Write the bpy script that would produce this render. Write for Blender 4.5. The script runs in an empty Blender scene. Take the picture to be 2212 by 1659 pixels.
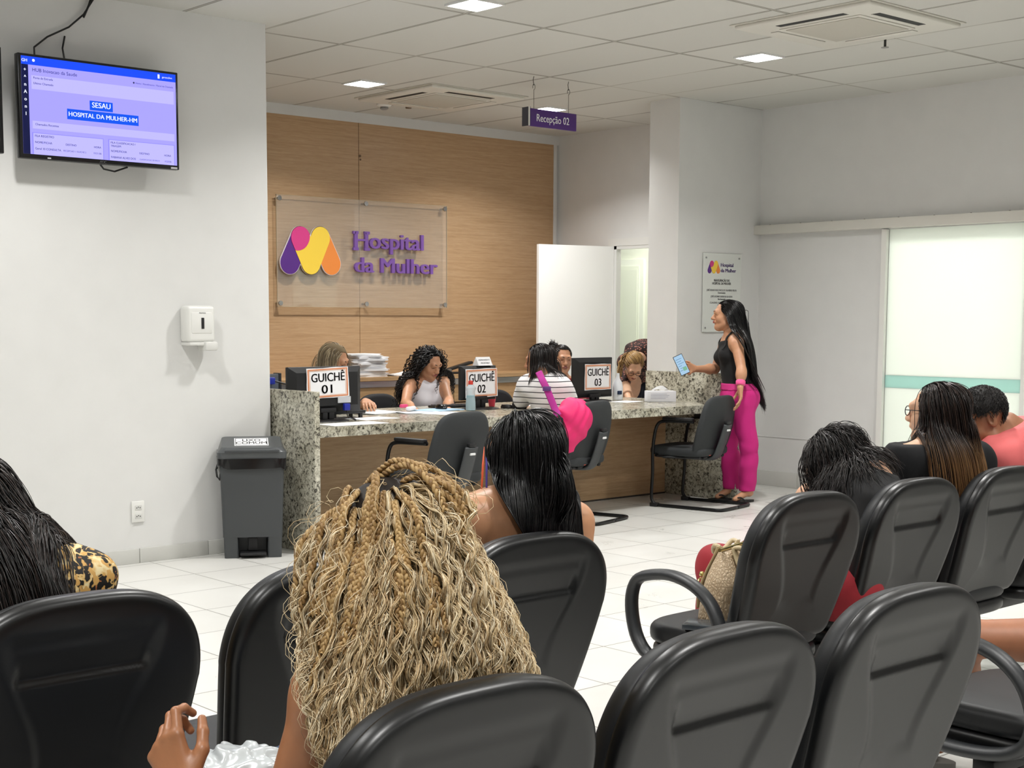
import bpy, bmesh, math, random
import numpy as np
from math import sin, cos, pi, radians
from mathutils import Vector, Matrix
random.seed(7); rng=np.random.default_rng(7)
C=bpy.context.scene.collection
SC=bpy.context.scene
# ---------------- camera -----------------
FPX,CX,CY=3083.2,1051.4,1004.1
YAW,PITCH,ROLL=.7202,.102,.0024
CAM=np.array([0,0,1.423])
def _axes():
    f=np.array([sin(YAW)*cos(PITCH),cos(YAW)*cos(PITCH),-sin(PITCH)])
    r=np.array([cos(YAW),-sin(YAW),0.]); u=np.cross(r,f)
    return cos(ROLL)*r+sin(ROLL)*u, -sin(ROLL)*r+cos(ROLL)*u, f
AR,AU,AF=_axes()
cd=bpy.data.cameras.new('camera'); cam=bpy.data.objects.new('camera',cd); C.objects.link(cam)
cd.sensor_width=36; cd.lens=FPX/2212*36; cd.shift_x=(1106-CX)/2212; cd.shift_y=(CY-829.5)/2212
cd.clip_start=.05; cd.clip_end=100
M3=Matrix([[AR[i],AU[i],-AF[i]] for i in range(3)]).to_4x4(); M3.translation=Vector(CAM)
cam.matrix_world=M3; SC.camera=cam
def at(x,y,d):
    "world point at depth d seen from the camera height"
    return CAM+d*(AF+AR*(x-CX)/FPX-AU*(y-CY)/FPX)
# ---------------- world, exposure -----------------
W=bpy.data.worlds.new('world'); SC.world=W; W.use_nodes=True
W.node_tree.nodes['Background'].inputs[0].default_value=(.8,.82,.85,1); W.node_tree.nodes['Background'].inputs[1].default_value=.35
SC.view_settings.view_transform='Standard'; SC.view_settings.look='None'
SC.view_settings.exposure=0.34; SC.view_settings.gamma=1
LAMP_W=26.0      # watts of one ceiling downlight
# ---------------- materials -----------------
def hx(h):
    h=h.lstrip('#'); c=[int(h[i:i+2],16)/255 for i in (0,2,4)]
    return tuple(((v+.055)/1.055)**2.4 if v>.04045 else v/12.92 for v in c)+(1,)
MC={}
class NT:
    def __init__(s,name):
        s.m=bpy.data.materials.new(name); s.m.use_nodes=True; s.t=s.m.node_tree; s.b=s.t.nodes['Principled BSDF']
    def n(s,t,**k):
        o=s.t.nodes.new(t)
        for a,v in k.items():
            if a.startswith('_'): setattr(o,a[1:],v)
            else: o.inputs[a.replace('__',' ')].default_value=v
        return o
    def l(s,a,i,b,j): s.t.links.new(a.outputs[i],b.inputs[j])
    def bump(s,src,out,strength=.2,dist=.01):
        b=s.n('ShaderNodeBump',Strength=strength,Distance=dist); s.l(src,out,b,'Height'); s.l(b,0,s.b,'Normal'); return b
    def ramp(s,src,out,stops,interp='LINEAR'):
        r=s.n('ShaderNodeValToRGB'); r.color_ramp.interpolation=interp
        e=r.color_ramp.elements
        while len(e)<len(stops): e.new(.5)
        for i,(p,c) in enumerate(stops): e[i].position=p; e[i].color=hx(c) if isinstance(c,str) else c
        s.l(src,out,r,0); return r
def mat(name,col='#888888',rough=.5,metal=0.,bump=0,bs=200,emit=None,es=1,var=0,spec=.5,**kw):
    if name in MC: return MC[name]
    N=NT(name); b=N.b
    b.inputs['Base Color'].default_value=hx(col); b.inputs['Roughness'].default_value=rough; b.inputs['Metallic'].default_value=metal
    b.inputs['Specular IOR Level'].default_value=spec
    for k,v in kw.items(): b.inputs[k.replace('__',' ')].default_value=v
    if emit: b.inputs['Emission Color'].default_value=hx(emit); b.inputs['Emission Strength'].default_value=es
    if bump or var:
        tc=N.n('ShaderNodeTexCoord'); no=N.n('ShaderNodeTexNoise',Scale=bs,Detail=3.); N.l(tc,'Object',no,'Vector')
        if bump: N.bump(no,'Fac',bump,.002)
        if var:
            n2=N.n('ShaderNodeTexNoise',Scale=6.,Detail=4.); N.l(tc,'Object',n2,'Vector')
            h=hx(col); r=N.ramp(n2,'Fac',[(.3,tuple(c*(1-var) for c in h[:3])+(1,)),(.7,tuple(min(1,c*(1+var)) for c in h[:3])+(1,))])
            N.l(r,0,b,'Base Color')
    MC[name]=N.m; return N.m
wall_m=mat('white wall paint','#dcdcda',.75,bump=.08,bs=90,var=.015)
ceil_frame=mat('ceiling profile','#b9b6ad',.6)
def m_ceil():
    N=NT('mineral ceiling tiles'); tc=N.n('ShaderNodeTexCoord')
    mp=N.n('ShaderNodeMapping'); mp.inputs['Location'].default_value=(-5.523+.004,-7.7395+.004,0); N.l(tc,'Object',mp,0)
    br=N.n('ShaderNodeTexBrick',_offset=0.,Scale=1.,**{'Mortar__Size':.006,'Brick__Width':.625,'Row__Height':1.25,'Mortar__Smooth':.0})
    br.inputs['Color1'].default_value=hx('#cdccc6'); br.inputs['Color2'].default_value=hx('#c7c6c0'); br.inputs['Mortar'].default_value=hx('#aeaaa0')
    N.l(mp,0,br,0)
    # dark shadow-gap lines beside each profile
    br2=N.n('ShaderNodeTexBrick',_offset=0.,Scale=1.,**{'Mortar__Size':.0135,'Brick__Width':.625,'Row__Height':1.25,'Mortar__Smooth':.0}); N.l(mp,0,br2,0)
    sub=N.n('ShaderNodeMath',_operation='SUBTRACT'); N.l(br2,'Fac',sub,0); N.l(br,'Fac',sub,1)
    no=N.n('ShaderNodeTexNoise',Scale=.9,Detail=2.); N.l(tc,'Object',no,0)
    r=N.ramp(no,'Fac',[(.38,'#000000'),(.52,'#ffffff')])
    mu=N.n('ShaderNodeMath',_operation='MULTIPLY'); N.l(sub,0,mu,0); N.l(r,0,mu,1)
    mu2=N.n('ShaderNodeMath',_operation='MULTIPLY'); N.l(mu,0,mu2,0); mu2.inputs[1].default_value=.75
    mx=N.n('ShaderNodeMix',_data_type='RGBA'); N.l(mu2,0,mx,0); N.l(br,'Color',mx,6); mx.inputs[7].default_value=hx('#4a4740'); N.l(mx,2,N.b,'Base Color')
    n3=N.n('ShaderNodeTexNoise',Scale=260.,Detail=3.); N.l(tc,'Object',n3,0); N.bump(n3,'Fac',.25,.003)
    N.b.inputs['Roughness'].default_value=.9; return N.m
def m_floor():
    N=NT('white ceramic floor tiles'); tc=N.n('ShaderNodeTexCoord')
    mp=N.n('ShaderNodeMapping'); mp.inputs['Location'].default_value=(-3.968,-6.542,0); N.l(tc,'Object',mp,0)
    br=N.n('ShaderNodeTexBrick',_offset=0.,Scale=1.,**{'Mortar__Size':.0035,'Brick__Width':.4555,'Row__Height':.4555,'Mortar__Smooth':.1})
    br.inputs['Color1'].default_value=hx('#dbdad6'); br.inputs['Color2'].default_value=hx('#d4d4d0'); br.inputs['Mortar'].default_value=hx('#8b8983'); N.l(mp,0,br,0)
    no=N.n('ShaderNodeTexNoise',Scale=3.,Detail=6.,Roughness=.6); N.l(tc,'Object',no,0)
    r=N.ramp(no,'Fac',[(.25,'#f3f2f0'),(.8,'#ffffff')])
    mx=N.n('ShaderNodeMix',_data_type='RGBA',_blend_type='MULTIPLY'); mx.inputs[0].default_value=.8; N.l(br,'Color',mx,6); N.l(r,0,mx,7); N.l(mx,2,N.b,'Base Color')
    r2=N.ramp(no,'Fac',[(.3,(.27,.27,.27,1)),(.7,(.33,.33,.33,1))]); N.l(r2,0,N.b,'Roughness')
    N.bump(br,'Fac',-.3,.002) ; return N.m
def m_granite():
    N=NT('speckled grey granite'); tc=N.n('ShaderNodeTexCoord')
    a=N.n('ShaderNodeTexNoise',Scale=42.,Detail=5.,Roughness=.7,Distortion=.8); N.l(tc,'Object',a,0)
    b=N.n('ShaderNodeTexVoronoi',Scale=75.); N.l(tc,'Object',b,0)
    r=N.ramp(a,'Fac',[(.36,'#28261f'),(.42,'#77746a'),(.50,'#b9b6a6'),(.64,'#d8d5c6')])
    r2=N.ramp(b,'Distance',[(.05,'#55524a'),(.32,'#ffffff')])
    mx=N.n('ShaderNodeMix',_data_type='RGBA',_blend_type='MULTIPLY'); mx.inputs[0].default_value=.55; N.l(r,0,mx,6); N.l(r2,0,mx,7)
    c=N.n('ShaderNodeTexNoise',Scale=5.,Detail=3.); N.l(tc,'Object',c,0); r3=N.ramp(c,'Fac',[(.35,'#c3beb2'),(.65,'#ffffff')])
    m2=N.n('ShaderNodeMix',_data_type='RGBA',_blend_type='MULTIPLY'); m2.inputs[0].default_value=.7; N.l(mx,2,m2,6); N.l(r3,0,m2,7)
    N.l(m2,2,N.b,'Base Color'); N.b.inputs['Roughness'].default_value=.22; return N.m
def m_wood(name,c1,c2,c3,rough=.38,sc=(1.2,1.2,26)):
    N=NT(name); tc=N.n('ShaderNodeTexCoord'); mp=N.n('ShaderNodeMapping'); mp.inputs['Scale'].default_value=sc; N.l(tc,'Object',mp,0)
    a=N.n('ShaderNodeTexNoise',Scale=1.6,Detail=7.,Roughness=.62,Distortion=.35); N.l(mp,0,a,0)
    mp2=N.n('ShaderNodeMapping'); mp2.inputs['Scale'].default_value=tuple(v*4 for v in sc); N.l(tc,'Object',mp2,0)
    b=N.n('ShaderNodeTexNoise',Scale=2.,Detail=4.,Roughness=.7); N.l(mp2,0,b,0)
    r=N.ramp(a,'Fac',[(.30,c3),(.48,c1),(.70,c2)]); r2=N.ramp(b,'Fac',[(.3,'#d8cfc4'),(.6,'#ffffff')])
    mx=N.n('ShaderNodeMix',_data_type='RGBA',_blend_type='MULTIPLY'); mx.inputs[0].default_value=.6; N.l(r,0,mx,6); N.l(r2,0,mx,7); N.l(mx,2,N.b,'Base Color')
    N.b.inputs['Roughness'].default_value=rough; N.bump(b,'Fac',.04,.002); return N.m
ceil_m,floor_m,gran_m=m_ceil(),m_floor(),m_granite()
wood_m=m_wood('oak laminate wall','#bd9c77','#c6a682','#b08f69',sc=(1.2,1.2,38))
wood2_m=m_wood('oak laminate desk front','#c4a47d','#cfb089','#b3936b')
# ---------------- mesh builder -----------------
class MB:
    def __init__(s): s.v=[];s.f=[];s.mi=[];s.n=0
    def add(s,v,f,m=0):
        v=np.asarray(v,float).reshape(-1,3); s.v.append(v); s.f+= [tuple(int(i)+s.n for i in q) for q in f]; s.mi+=[m]*len(f); s.n+=len(v); return s
    def box(s,lo,hi,r=0.,m=0,seg=2,R=None,c=None):
        lo=np.array(lo,float);hi=np.array(hi,float); bm=bmesh.new(); bmesh.ops.create_cube(bm,size=1)
        d=hi-lo
        for v in bm.verts: v.co=Vector([(v.co[i])*d[i] for i in range(3)])
        if r>0: bmesh.ops.bevel(bm,geom=bm.edges[:],offset=min(r,min(d)*.49),segments=seg,profile=.5,affect='EDGES')
        V=np.array([v.co[:] for v in bm.verts]); 
        if R is not None: V=V@np.array(R).T
        V=V+(lo+hi)/2
        bm.verts.index_update(); F=[[v.index for v in f.verts] for f in bm.faces]; bm.free(); return s.add(V,F,m)
    def quad(s,a,b,c,d,m=0): return s.add([a,b,c,d],[(0,1,2,3)],m)
    def tube(s,pts,r,n=10,m=0,closed=False,sy=1.,up=None,caps=True):
        P=np.array(pts,float); k=len(P); rr=np.full(k,r,float) if np.isscalar(r) else np.array(r,float)
        T=np.roll(P,-1,0)-np.roll(P,1,0)
        if not closed: T[0]=P[1]-P[0]; T[-1]=P[-1]-P[-2]
        T/=np.linalg.norm(T,axis=1)[:,None]+1e-12
        u=np.array(up if up is not None else ((0,0,1) if abs(T[0][2])<.9 else (1,0,0)),float)
        V=[]
        for i in range(k):
            a=u-T[i]*(u@T[i]); a/=np.linalg.norm(a)+1e-12; b=np.cross(T[i],a)
            if up is None: u=a
            for j in range(n):
                th=2*pi*j/n; V.append(P[i]+rr[i]*(a*cos(th)*sy+b*sin(th)))
        F=[]
        for i in range(k if closed else k-1):
            i2=(i+1)%k
            for j in range(n): j2=(j+1)%n; F.append((i*n+j,i*n+j2,i2*n+j2,i2*n+j))
        if not closed and caps: F.append(tuple(range(n))[::-1]); F.append(tuple((k-1)*n+j for j in range(n)))
        return s.add(V,F,m)
    def lathe(s,prof,c=(0,0,0),n=24,m=0,sx=1.,sy=1.):
        V=[];k=len(prof)
        for r,z in prof:
            for j in range(n): V.append((c[0]+r*cos(2*pi*j/n)*sx,c[1]+r*sin(2*pi*j/n)*sy,c[2]+z))
        F=[(i*n+j,i*n+(j+1)%n,(i+1)*n+(j+1)%n,(i+1)*n+j) for i in range(k-1) for j in range(n)]
        F.append(tuple(range(n))[::-1]); F.append(tuple((k-1)*n+j for j in range(n))); return s.add(V,F,m)
    def prism(s,poly,o,ax,ay,az,m=0):
        "extrude polygon [(u,v)] lying in plane o+u*ax+v*ay by az"
        o,ax,ay,az=[np.array(t,float) for t in (o,ax,ay,az)]; n=len(poly)
        V=[o+u*ax+v*ay for u,v in poly]+[o+u*ax+v*ay+az for u,v in poly]
        F=[tuple(range(n))[::-1],tuple(range(n,2*n))]+[(i,(i+1)%n,n+(i+1)%n,n+i) for i in range(n)]
        return s.add(V,F,m)
def link(name,V,F,mats,parent=None,loc=(0,0,0),smooth=35,mi=None):
    me=bpy.data.meshes.new(name); me.from_pydata([tuple(map(float,v)) for v in V],[],F)
    for m in (mats if isinstance(mats,(list,tuple)) else [mats]): me.materials.append(m)
    if mi is not None and len(me.materials)>1: me.polygons.foreach_set('material_index',mi)
    if smooth:
        me.polygons.foreach_set('use_smooth',[True]*len(me.polygons))
        if smooth<180: me.set_sharp_from_angle(angle=radians(smooth))
    me.update(); o=bpy.data.objects.new(name,me); C.objects.link(o)
    if parent: o.parent=parent
    o.location=loc; return o
def wloc(p):
    o=np.zeros(3)
    while p is not None: o=o+np.array(p.location[:]); p=p.parent
    return o
def build(mb,name,mats,parent=None,smooth=35,local=False):
    "mb is in world coordinates (unless local); parts are stored relative to their thing's base"
    V=np.concatenate(mb.v) if mb.v else np.zeros((0,3))
    if parent is not None: 
        if not local: V=V-wloc(parent)
        return link(name,V,mb.f,mats,parent,(0,0,0),smooth,mb.mi)
    if local: return link(name,V,mb.f,mats,None,(0,0,0),smooth,mb.mi)
    lo,hi=V.min(0),V.max(0); b=np.array([(lo[0]+hi[0])/2,(lo[1]+hi[1])/2,lo[2]])
    return link(name,V-b,mb.f,mats,None,tuple(b),smooth,mb.mi)
def tag(o,label,cat,group=None,kind=None):
    if label: o['label']=label
    if cat: o['category']=cat
    if group: o['group']=group
    if kind: o['kind']=kind
    return o
def thing(name,label,cat,loc=(0,0,0),rz=0,group=None):
    o=bpy.data.objects.new(name,None); C.objects.link(o); o.empty_display_size=.1
    o.location=loc; o.rotation_euler=(0,0,rz); return tag(o,label,cat,group)
def struct(o): o['kind']='structure'; return o
def dup(root,loc,rz,label=None,group=None):
    r=root.copy(); C.objects.link(r); r.location=loc; r.rotation_euler=(0,0,rz)
    if label: r['label']=label
    if group: r['group']=group
    for ch in list(root.children):
        c=ch.copy(); C.objects.link(c); c.parent=r
        for g in ch.children:
            d=g.copy(); C.objects.link(d); d.parent=c
    return r
def text_mesh(txt,size,o,ax,ay,depth=.0,bold=0.,align='CENTER',sx=1.,shear=0,line=1.0):
    "returns verts, faces of flat (or extruded) lettering; ax, ay = unit vectors of reading and up direction"
    cu=bpy.data.curves.new('t','FONT'); cu.body=txt; cu.size=size; cu.align_x=align; cu.align_y='CENTER'; cu.extrude=depth/2; cu.resolution_u=3; cu.shear=shear; cu.space_line=line
    ob=bpy.data.objects.new('t',cu); C.objects.link(ob)
    dg=bpy.context.evaluated_depsgraph_get(); me=bpy.data.meshes.new_from_object(ob.evaluated_get(dg))
    V=np.array([v.co[:] for v in me.vertices]) if len(me.vertices) else np.zeros((0,3)); F=[tuple(p.vertices) for p in me.polygons]
    bpy.data.objects.remove(ob); bpy.data.curves.remove(cu); bpy.data.meshes.remove(me)
    if bold>0 and len(V):   # heavier weight: the outline repeated a hair to either side
        n_=len(V); b_=bold*size*.8; V=np.concatenate([V+np.array([dx*b_,0,dx*depth*.02]) for dx in (-1,0,1)]); F=[tuple(i+k*n_ for i in f) for k in range(3) for f in F]
    ax=np.array(ax,float);ay=np.array(ay,float);az=np.cross(ax,ay)
    return np.array(o)+V[:,:1]*ax*sx+V[:,1:2]*ay+V[:,2:3]*az, F
# ---------------- the room -----------------
H=3.186
TY,TX=7.53,4.82      # television wall plane, its free corner
WY,WX=10.18,9.84     # wood-clad wall, inner side wall of the reception bay
RX=9.88; PX,PY=8.83,7.73
def slab(name,lo,hi,m,r=0): return struct(build(MB().box(lo,hi,r),name,m,smooth=0))
def planar(name,lo,hi,m):   # object kept at the world origin so that the tile grids line up
    return struct(build(MB().box(lo,hi),name,m,smooth=0,local=True))
planar('floor',(-3.2,-4.2,-.1),(13.2,11.4,0),floor_m)
planar('ceiling',(-3.2,-4.2,H),(13.2,11.4,H+.1),ceil_m)
slab('wall_television',(-3.2,TY,0),(TX,TY+.15,H),wall_m)
slab('wall_reception_left',(TX-.15,TY+.15,0),(TX,WY,H),wall_m)
slab('wall_reception_back',(TX,WY,0),(WX+.2,WY+.2,H),wall_m)
# side wall of the bay with a door opening
DY0,DY1,DH=8.52,9.39,2.103
mb=MB().box((WX,DY1,0),(WX+.04,WY,H)).box((WX,7.95,0),(WX+.04,DY0,H)).box((WX,DY0,DH),(WX+.04,DY1,H)); struct(build(mb,'wall_reception_right',wall_m,smooth=0))
# column
slab('wall_pillar',(PX,PY,0),(WX+.04,8.05,H),wall_m)
# right wall with the sliding door opening
SY0,SY1,SH=5.30,6.46,2.13
mb=MB().box((RX,SY1,0),(RX+.14,PY,H)).box((RX,-4.2,0),(RX+.14,SY0,H)).box((RX,SY0,SH),(RX+.14,SY1,H)); struct(build(mb,'wall_right',wall_m,smooth=0))
slab('wall_left',(-3.35,-4.2,0),(-3.2,TY+.15,H),wall_m); slab('wall_back',(-3.2,-4.35,0),(13.2,-4.2,H),wall_m)
slab('wall_corridor',(13.0,-4.2,0),(13.2,11.4,H),wall_m)
slab('wall_corridor_divider',(RX+.14,7.30,0),(13.0,7.42,H),wall_m)
tile_m=mat('skirting tile','#c9c9c4',.35,var=.03)
mb=MB()
for i in range(22):
    x=TX-.004-.4555*i
    if x>-3: mb.box((x-.452,TY-.012,0),(x,TY,.085),.002)
struct(build(mb,'baseboard_television',tile_m))
mb=MB()
for i in range(12):
    y=PY-.4555*i
    if y-.45>SY1+.02: mb.box((RX-.012,y-.452,0),(RX,y,.13),.002)
mb.box((RX-.012,SY1+.05,0),(RX,SY1+.36,.13),.002); struct(build(mb,'baseboard_right',tile_m))
mb=MB().box((RX-.006,SY1+.04,.42),(RX,PY,.43)); struct(build(mb,'trim_1',wall_m))
build(MB().box((WX-.012,DY1+.1,0),(WX,WY-.02,.085)),'baseboard_reception',tile_m)['kind']='structure'
# white cornice above the wood, plain strip at its right
mb=MB().box((TX,WY-.02,3.10),(WX,WY,H)).box((9.765,WY-.03,0),(9.80,WY,3.10)); struct(build(mb,'trim_2',wall_m))
# wood cladding: three boards with thin joints
wt=thing('wood_wall_panel','large oak laminate cladding on the back wall of the reception','wall cladding',(8.2,WY,0))
for x0,x1 in ((TX+.004,7.430),(7.436,9.765)):
    build(MB().box((x0,WY-.022,0),(x1,WY-.001,3.10)),'board',wood_m,wt,smooth=0)
build(MB().tube([(7.445,WY-.021,2.82),(7.445,WY-.027,2.82)],.012,8).tube([(7.45,WY-.021,2.79),(7.45,WY-.026,2.79)],.009,8),'cap',mat('brown plug','#6d5338',.5),wt)
# sliding door rail
rl=thing('sliding_door_rail','long white box rail screwed along the right wall above the frosted door','rail',(RX-.04,4,2.14))
build(MB().box((RX-.085,-1.0,2.138),(RX-.001,7.775,2.215),.004),'cover',mat('rail white','#d8d6ce',.45),rl)
mb=MB()
for i in range(18): mb.tube([(RX-.03,7.6-.31*i,2.214),(RX-.03,7.6-.31*i,2.222)],.006,6)
build(mb,'screw',mat('screw grey','#6f6c66',.4,.6),rl); rl.children[-1]['kind']='stuff'
# frosted sliding door glass
dw=mat('white lacquer','#e9e9e4',.35)
d=struct(build(MB().box((RX-.035,SY1-.0,0.004),(RX+.03,SY1+.045,SH)).box((RX-.02,SY0-.045,0.004),(RX+.03,SY0,SH),0),'door_1',dw,smooth=0))
fr=NT('frosted glass'); tc=fr.n('ShaderNodeTexCoord'); no=fr.n('ShaderNodeTexNoise',Scale=60.,Detail=2.); fr.l(tc,'Object',no,0); fr.bump(no,'Fac',.25,.004)
tr=fr.n('ShaderNodeBsdfTranslucent'); tr.inputs[0].default_value=hx('#f4f7f1'); ms=fr.n('ShaderNodeMixShader'); ms.inputs[0].default_value=.6
fr.b.inputs['Base Color'].default_value=hx('#eef1ec'); fr.b.inputs['Roughness'].default_value=.35
out=fr.t.nodes['Material Output']; fr.l(fr.b,0,ms,1); fr.l(tr,0,ms,2); fr.l(ms,0,out,0)
band=NT('teal film'); tb=band.n('ShaderNodeBsdfTranslucent'); tb.inputs[0].default_value=hx('#cdebe4'); mb_=band.n('ShaderNodeMixShader'); mb_.inputs[0].default_value=.5
band.b.inputs['Base Color'].default_value=hx('#c3e2db'); band.l(band.b,0,mb_,1); band.l(tb,0,mb_,2); band.l(mb_,0,band.t.nodes['Material Output'],0)
build(MB().box((RX+.004,SY0,.985),(RX+.012,SY1,SH)).box((RX+.004,SY0,.33),(RX+.012,SY1,.886)),'glass',fr.m,d,smooth=0)
build(MB().box((RX+.004,SY0,.886),(RX+.012,SY1,.985)),'teal_band',band.m,d,smooth=0)['label']='pale teal band across the frosted glass'
build(MB().box((RX+.0,SY0,.005),(RX+.016,SY1,.33)),'kick_panel',dw,d,smooth=0)
# inner door: frame and open leaf
fm=mat('door frame white','#dededa',.4)
mb=MB().box((WX-.015,DY1-.03,0),(WX+.045,DY1+.0,DH)).box((WX-.015,DY0,0),(WX+.045,DY0+.03,DH)).box((WX-.015,DY0,DH-.03),(WX+.045,DY1,DH)) \
  .box((WX-.02,DY1,0),(WX,DY1+.07,DH-.0005)).box((WX-.02,DY0-.07,DH),(WX,DY1+.07,DH+.07))
d2=struct(build(mb,'door_2',fm,smooth=0))
hv=np.array([9.0,9.545,0])-np.array([WX-.01,DY1+.005,0]); Lh=np.linalg.norm(hv); hv/=Lh; nv=np.array([hv[1],-hv[0],0]); 
if nv[1]>0: nv=-nv
o0=np.array([WX-.01,DY1+.005,.01])
lf=build(MB().prism([(0,0),(Lh,0),(Lh,2.09),(0,2.09)],o0,hv,(0,0,1),-nv*.035),'door_leaf',mat('door leaf white','#f7f7f4',.3),d2,smooth=0)
hd=o0+hv*(Lh-.06)+np.array([0,0,1.0]); build(MB().tube([hd,hd+nv*.05,hd+nv*.055-hv*.02,hd+nv*.055-hv*.12],.009,8),'handle',mat('steel','#b5b5b5',.25,1.),lf)
# corridor seen through the inner door: far wall door with architrave
cm=mat('corridor wall paint','#d9ddcc',.7)
slab('wall_corridor_inner',(10.9,7.42,0),(11.0,11.3,H),cm)
d3=struct(build(MB().box((10.87,9.975,0),(10.9,11.0,2.03)),'door_3',mat('greenish door white','#e4e8da',.5),smooth=0))
build(MB().box((10.862,10.03,.0),(10.871,10.95,1.965)).box((10.857,10.05,.0),(10.863,10.93,1.93)),'door_panel',mat('green cream door','#dfe4d2',.5),d3,smooth=0)
slab('wall_corridor_end',(WX+.2,11.3,0),(11.0,11.4,H),cm)
tag(build(MB().box((10.84,10.29,1.40),(10.855,10.36,1.63)),'notice',mat('yellow green notice','#bdc98a',.6)),'small yellow green notice on the corridor wall seen through the inner doorway','notice')
# ---------------- ceiling fittings -----------------
glow=mat('lamp diffuser','#ffffff',.5,emit='#f4f8ff',es=16)
lampframe=mat('lamp frame','#e6e6e4',.4)
def downlight(x,y,label):
    t=thing('ceiling_downlight',label,'ceiling light',(x,y,H),0,'square ceiling downlights'); s=.11
    mb=MB()
    for a,b,c,d_ in ((-s-.012,-s-.012,s+.012,-s),(-s-.012,s,s+.012,s+.012),(-s-.012,-s,-s,s),(s,-s,s+.012,s)): mb.box((x+a,y+b,H-.012),(x+c,y+d_,H-.0002))
    build(mb,'frame',lampframe,t); build(MB().box((x-s,y-s,H-.009),(x+s,y+s,H-.0003)),'diffuser',glow,t,smooth=0)
    L=bpy.data.lights.new('downlight_glow','AREA'); L.shape='SQUARE'; L.size=.2; L.energy=LAMP_W; L.color=(1.,.985,.955); L.spread=radians(135)
    lo=bpy.data.objects.new('downlight_glow',L); C.objects.link(lo); lo.parent=t; lo.location=(0,0,-.014)
downlight(5.388,6.251,'square ceiling light cut by the top edge of the photo, above the counter front')
downlight(7.873,6.198,'square ceiling light below the large air conditioner cassette at right')
downlight(6.54,8.861,'square ceiling light left of the farther air conditioner cassette')
downlight(8.482,8.899,'square ceiling light just behind the purple hanging sign')
for x,y,n in ((2.9,6.25,'over the wall television'),(2.9,3.75,'over the left waiting bench'),(5.39,3.75,'over the middle of the waiting room'),(7.87,3.75,'over the right side of the waiting room'),(.4,3.75,'over the far left of the waiting room'),
            (.4,1.1,'above the near left floor'),(2.9,1.1,'above the near bench'),(5.39,1.1,'behind the right bench'),(.4,-1.6,'behind the viewer at left'),(2.9,-1.6,'behind the viewer'),(5.39,-1.6,'behind the viewer at right')):
    downlight(x,y,'square ceiling light out of frame '+n)
downlight(10.4,9.3,'ceiling light of the inner corridor beyond the open door')
for y in (2.5,5.9):
    L=bpy.data.lights.new('corridor_glow','AREA'); L.shape='RECTANGLE'; L.size=.6; L.size_y=2.4; L.energy=85; L.color=(.98,1.,.985)
    t=thing('corridor_light','long ceiling light in the corridor behind the frosted door at y %.1f'%y,'ceiling light',(11.4,y,H-.02),0,'corridor ceiling lights')
    t['label']='long corridor light behind the frosted sliding door, '+('nearer one' if y<4 else 'farther one')
    build(MB().box((11.1,y-1.2,H-.02),(11.7,y+1.2,H-.001)),'housing',lampframe,t); lo=bpy.data.objects.new('corridor_glow',L); C.objects.link(lo); lo.parent=t; lo.location=(0,0,-.01)
acw=mat('air conditioner plastic','#d4d1c8',.45); acd=mat('air outlet black','#101010',.6); acg=mat('air intake grille','#bdb9ae',.7,bump=.5,bs=500)
def cassette(x0,x1,y0,y1,label):
    cx,cy=(x0+x1)/2,(y0+y1)/2; t=thing('air_conditioner_cassette',label,'air conditioner',(cx,cy,H),0,'ceiling air conditioner cassettes'); s=(x1-x0)/2
    build(MB().box((cx-s,cy-s,H-.028),(cx+s,cy+s,H-.0005),.012,seg=3).box((cx-s*.60,cy-s*.60,H-.034),(cx+s*.60,cy+s*.60,H-.028),.004),'panel',acw,t)
    build(MB().box((cx-s*.54,cy-s*.54,H-.038),(cx+s*.54,cy+s*.54,H-.034),.002),'intake_grille',acg,t)
    for k in range(4):
        a=k*pi/2; R=np.array([[cos(a),-sin(a),0],[sin(a),cos(a),0],[0,0,1]]); c=R@np.array([0,s*.745,0])
        def rb(mb,dx,dy,z0,z1,off=0,r=0): 
            q=c+R@np.array([0,off,0]); h=np.abs(R@np.array([dx,dy,0]))
            return mb.box((cx+q[0]-h[0],cy+q[1]-h[1],z0),(cx+q[0]+h[0],cy+q[1]+h[1],z1),r)
        v=build(rb(MB(),s*.5,s*.06,H-.0292,H-.0275),'air_outlet',acd,t,smooth=0)
        mb=MB(); rb(mb,s*.5,.004,H-.031,H-.028,-s*.05,.001)
        if k in (0,3): rb(mb,s*.505,s*.058,H-.033,H-.0292,0,.001)
        build(mb,'flap',acw,v)
    mb=MB().box((cx-s-.02,cy-s-.02,H-.006),(cx+s+.02,cy+s+.02,H-.0008)); build(mb,'surround',mat('ac surround','#c9c6bc',.6),t)
    return t
cassette(6.93,7.88,4.70,5.65,'large square air conditioner cassette in the ceiling at upper right')
cassette(6.93,7.88,8.53,9.48,'square air conditioner cassette above the reception desk, farther one')
wh=mat('white plastic','#e4e4e0',.35)
t=thing('smoke_detector','white smoke detector on the ceiling beside the farther air conditioner','smoke detector',(7.27,9.577,H))
build(MB().lathe([(.062,0),(.062,-.018),(.045,-.03)],(7.27,9.577,H),20),'base',wh,t); build(MB().lathe([(.032,-.03),(.036,-.045),(.02,-.055)],(7.27,9.577,H),16),'sensor',mat('sensor grey','#8d8d8c',.4),t)
tag(build(MB().box((7.46,9.50,H-.03),(7.50,9.54,H-.0005),.006),'ceiling_sensor',mat('bronze plug','#6f5a44',.4)),'tiny brown sensor next to the smoke detector','sensor')
t=thing('sprinkler','small metal sprinkler head below the ceiling near the large air conditioner','sprinkler',(7.982,5.291,H))
stl=mat('steel','#b5b5b5',.25,1.); dk=mat('dark metal','#4b4b48',.4,.7)
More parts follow.
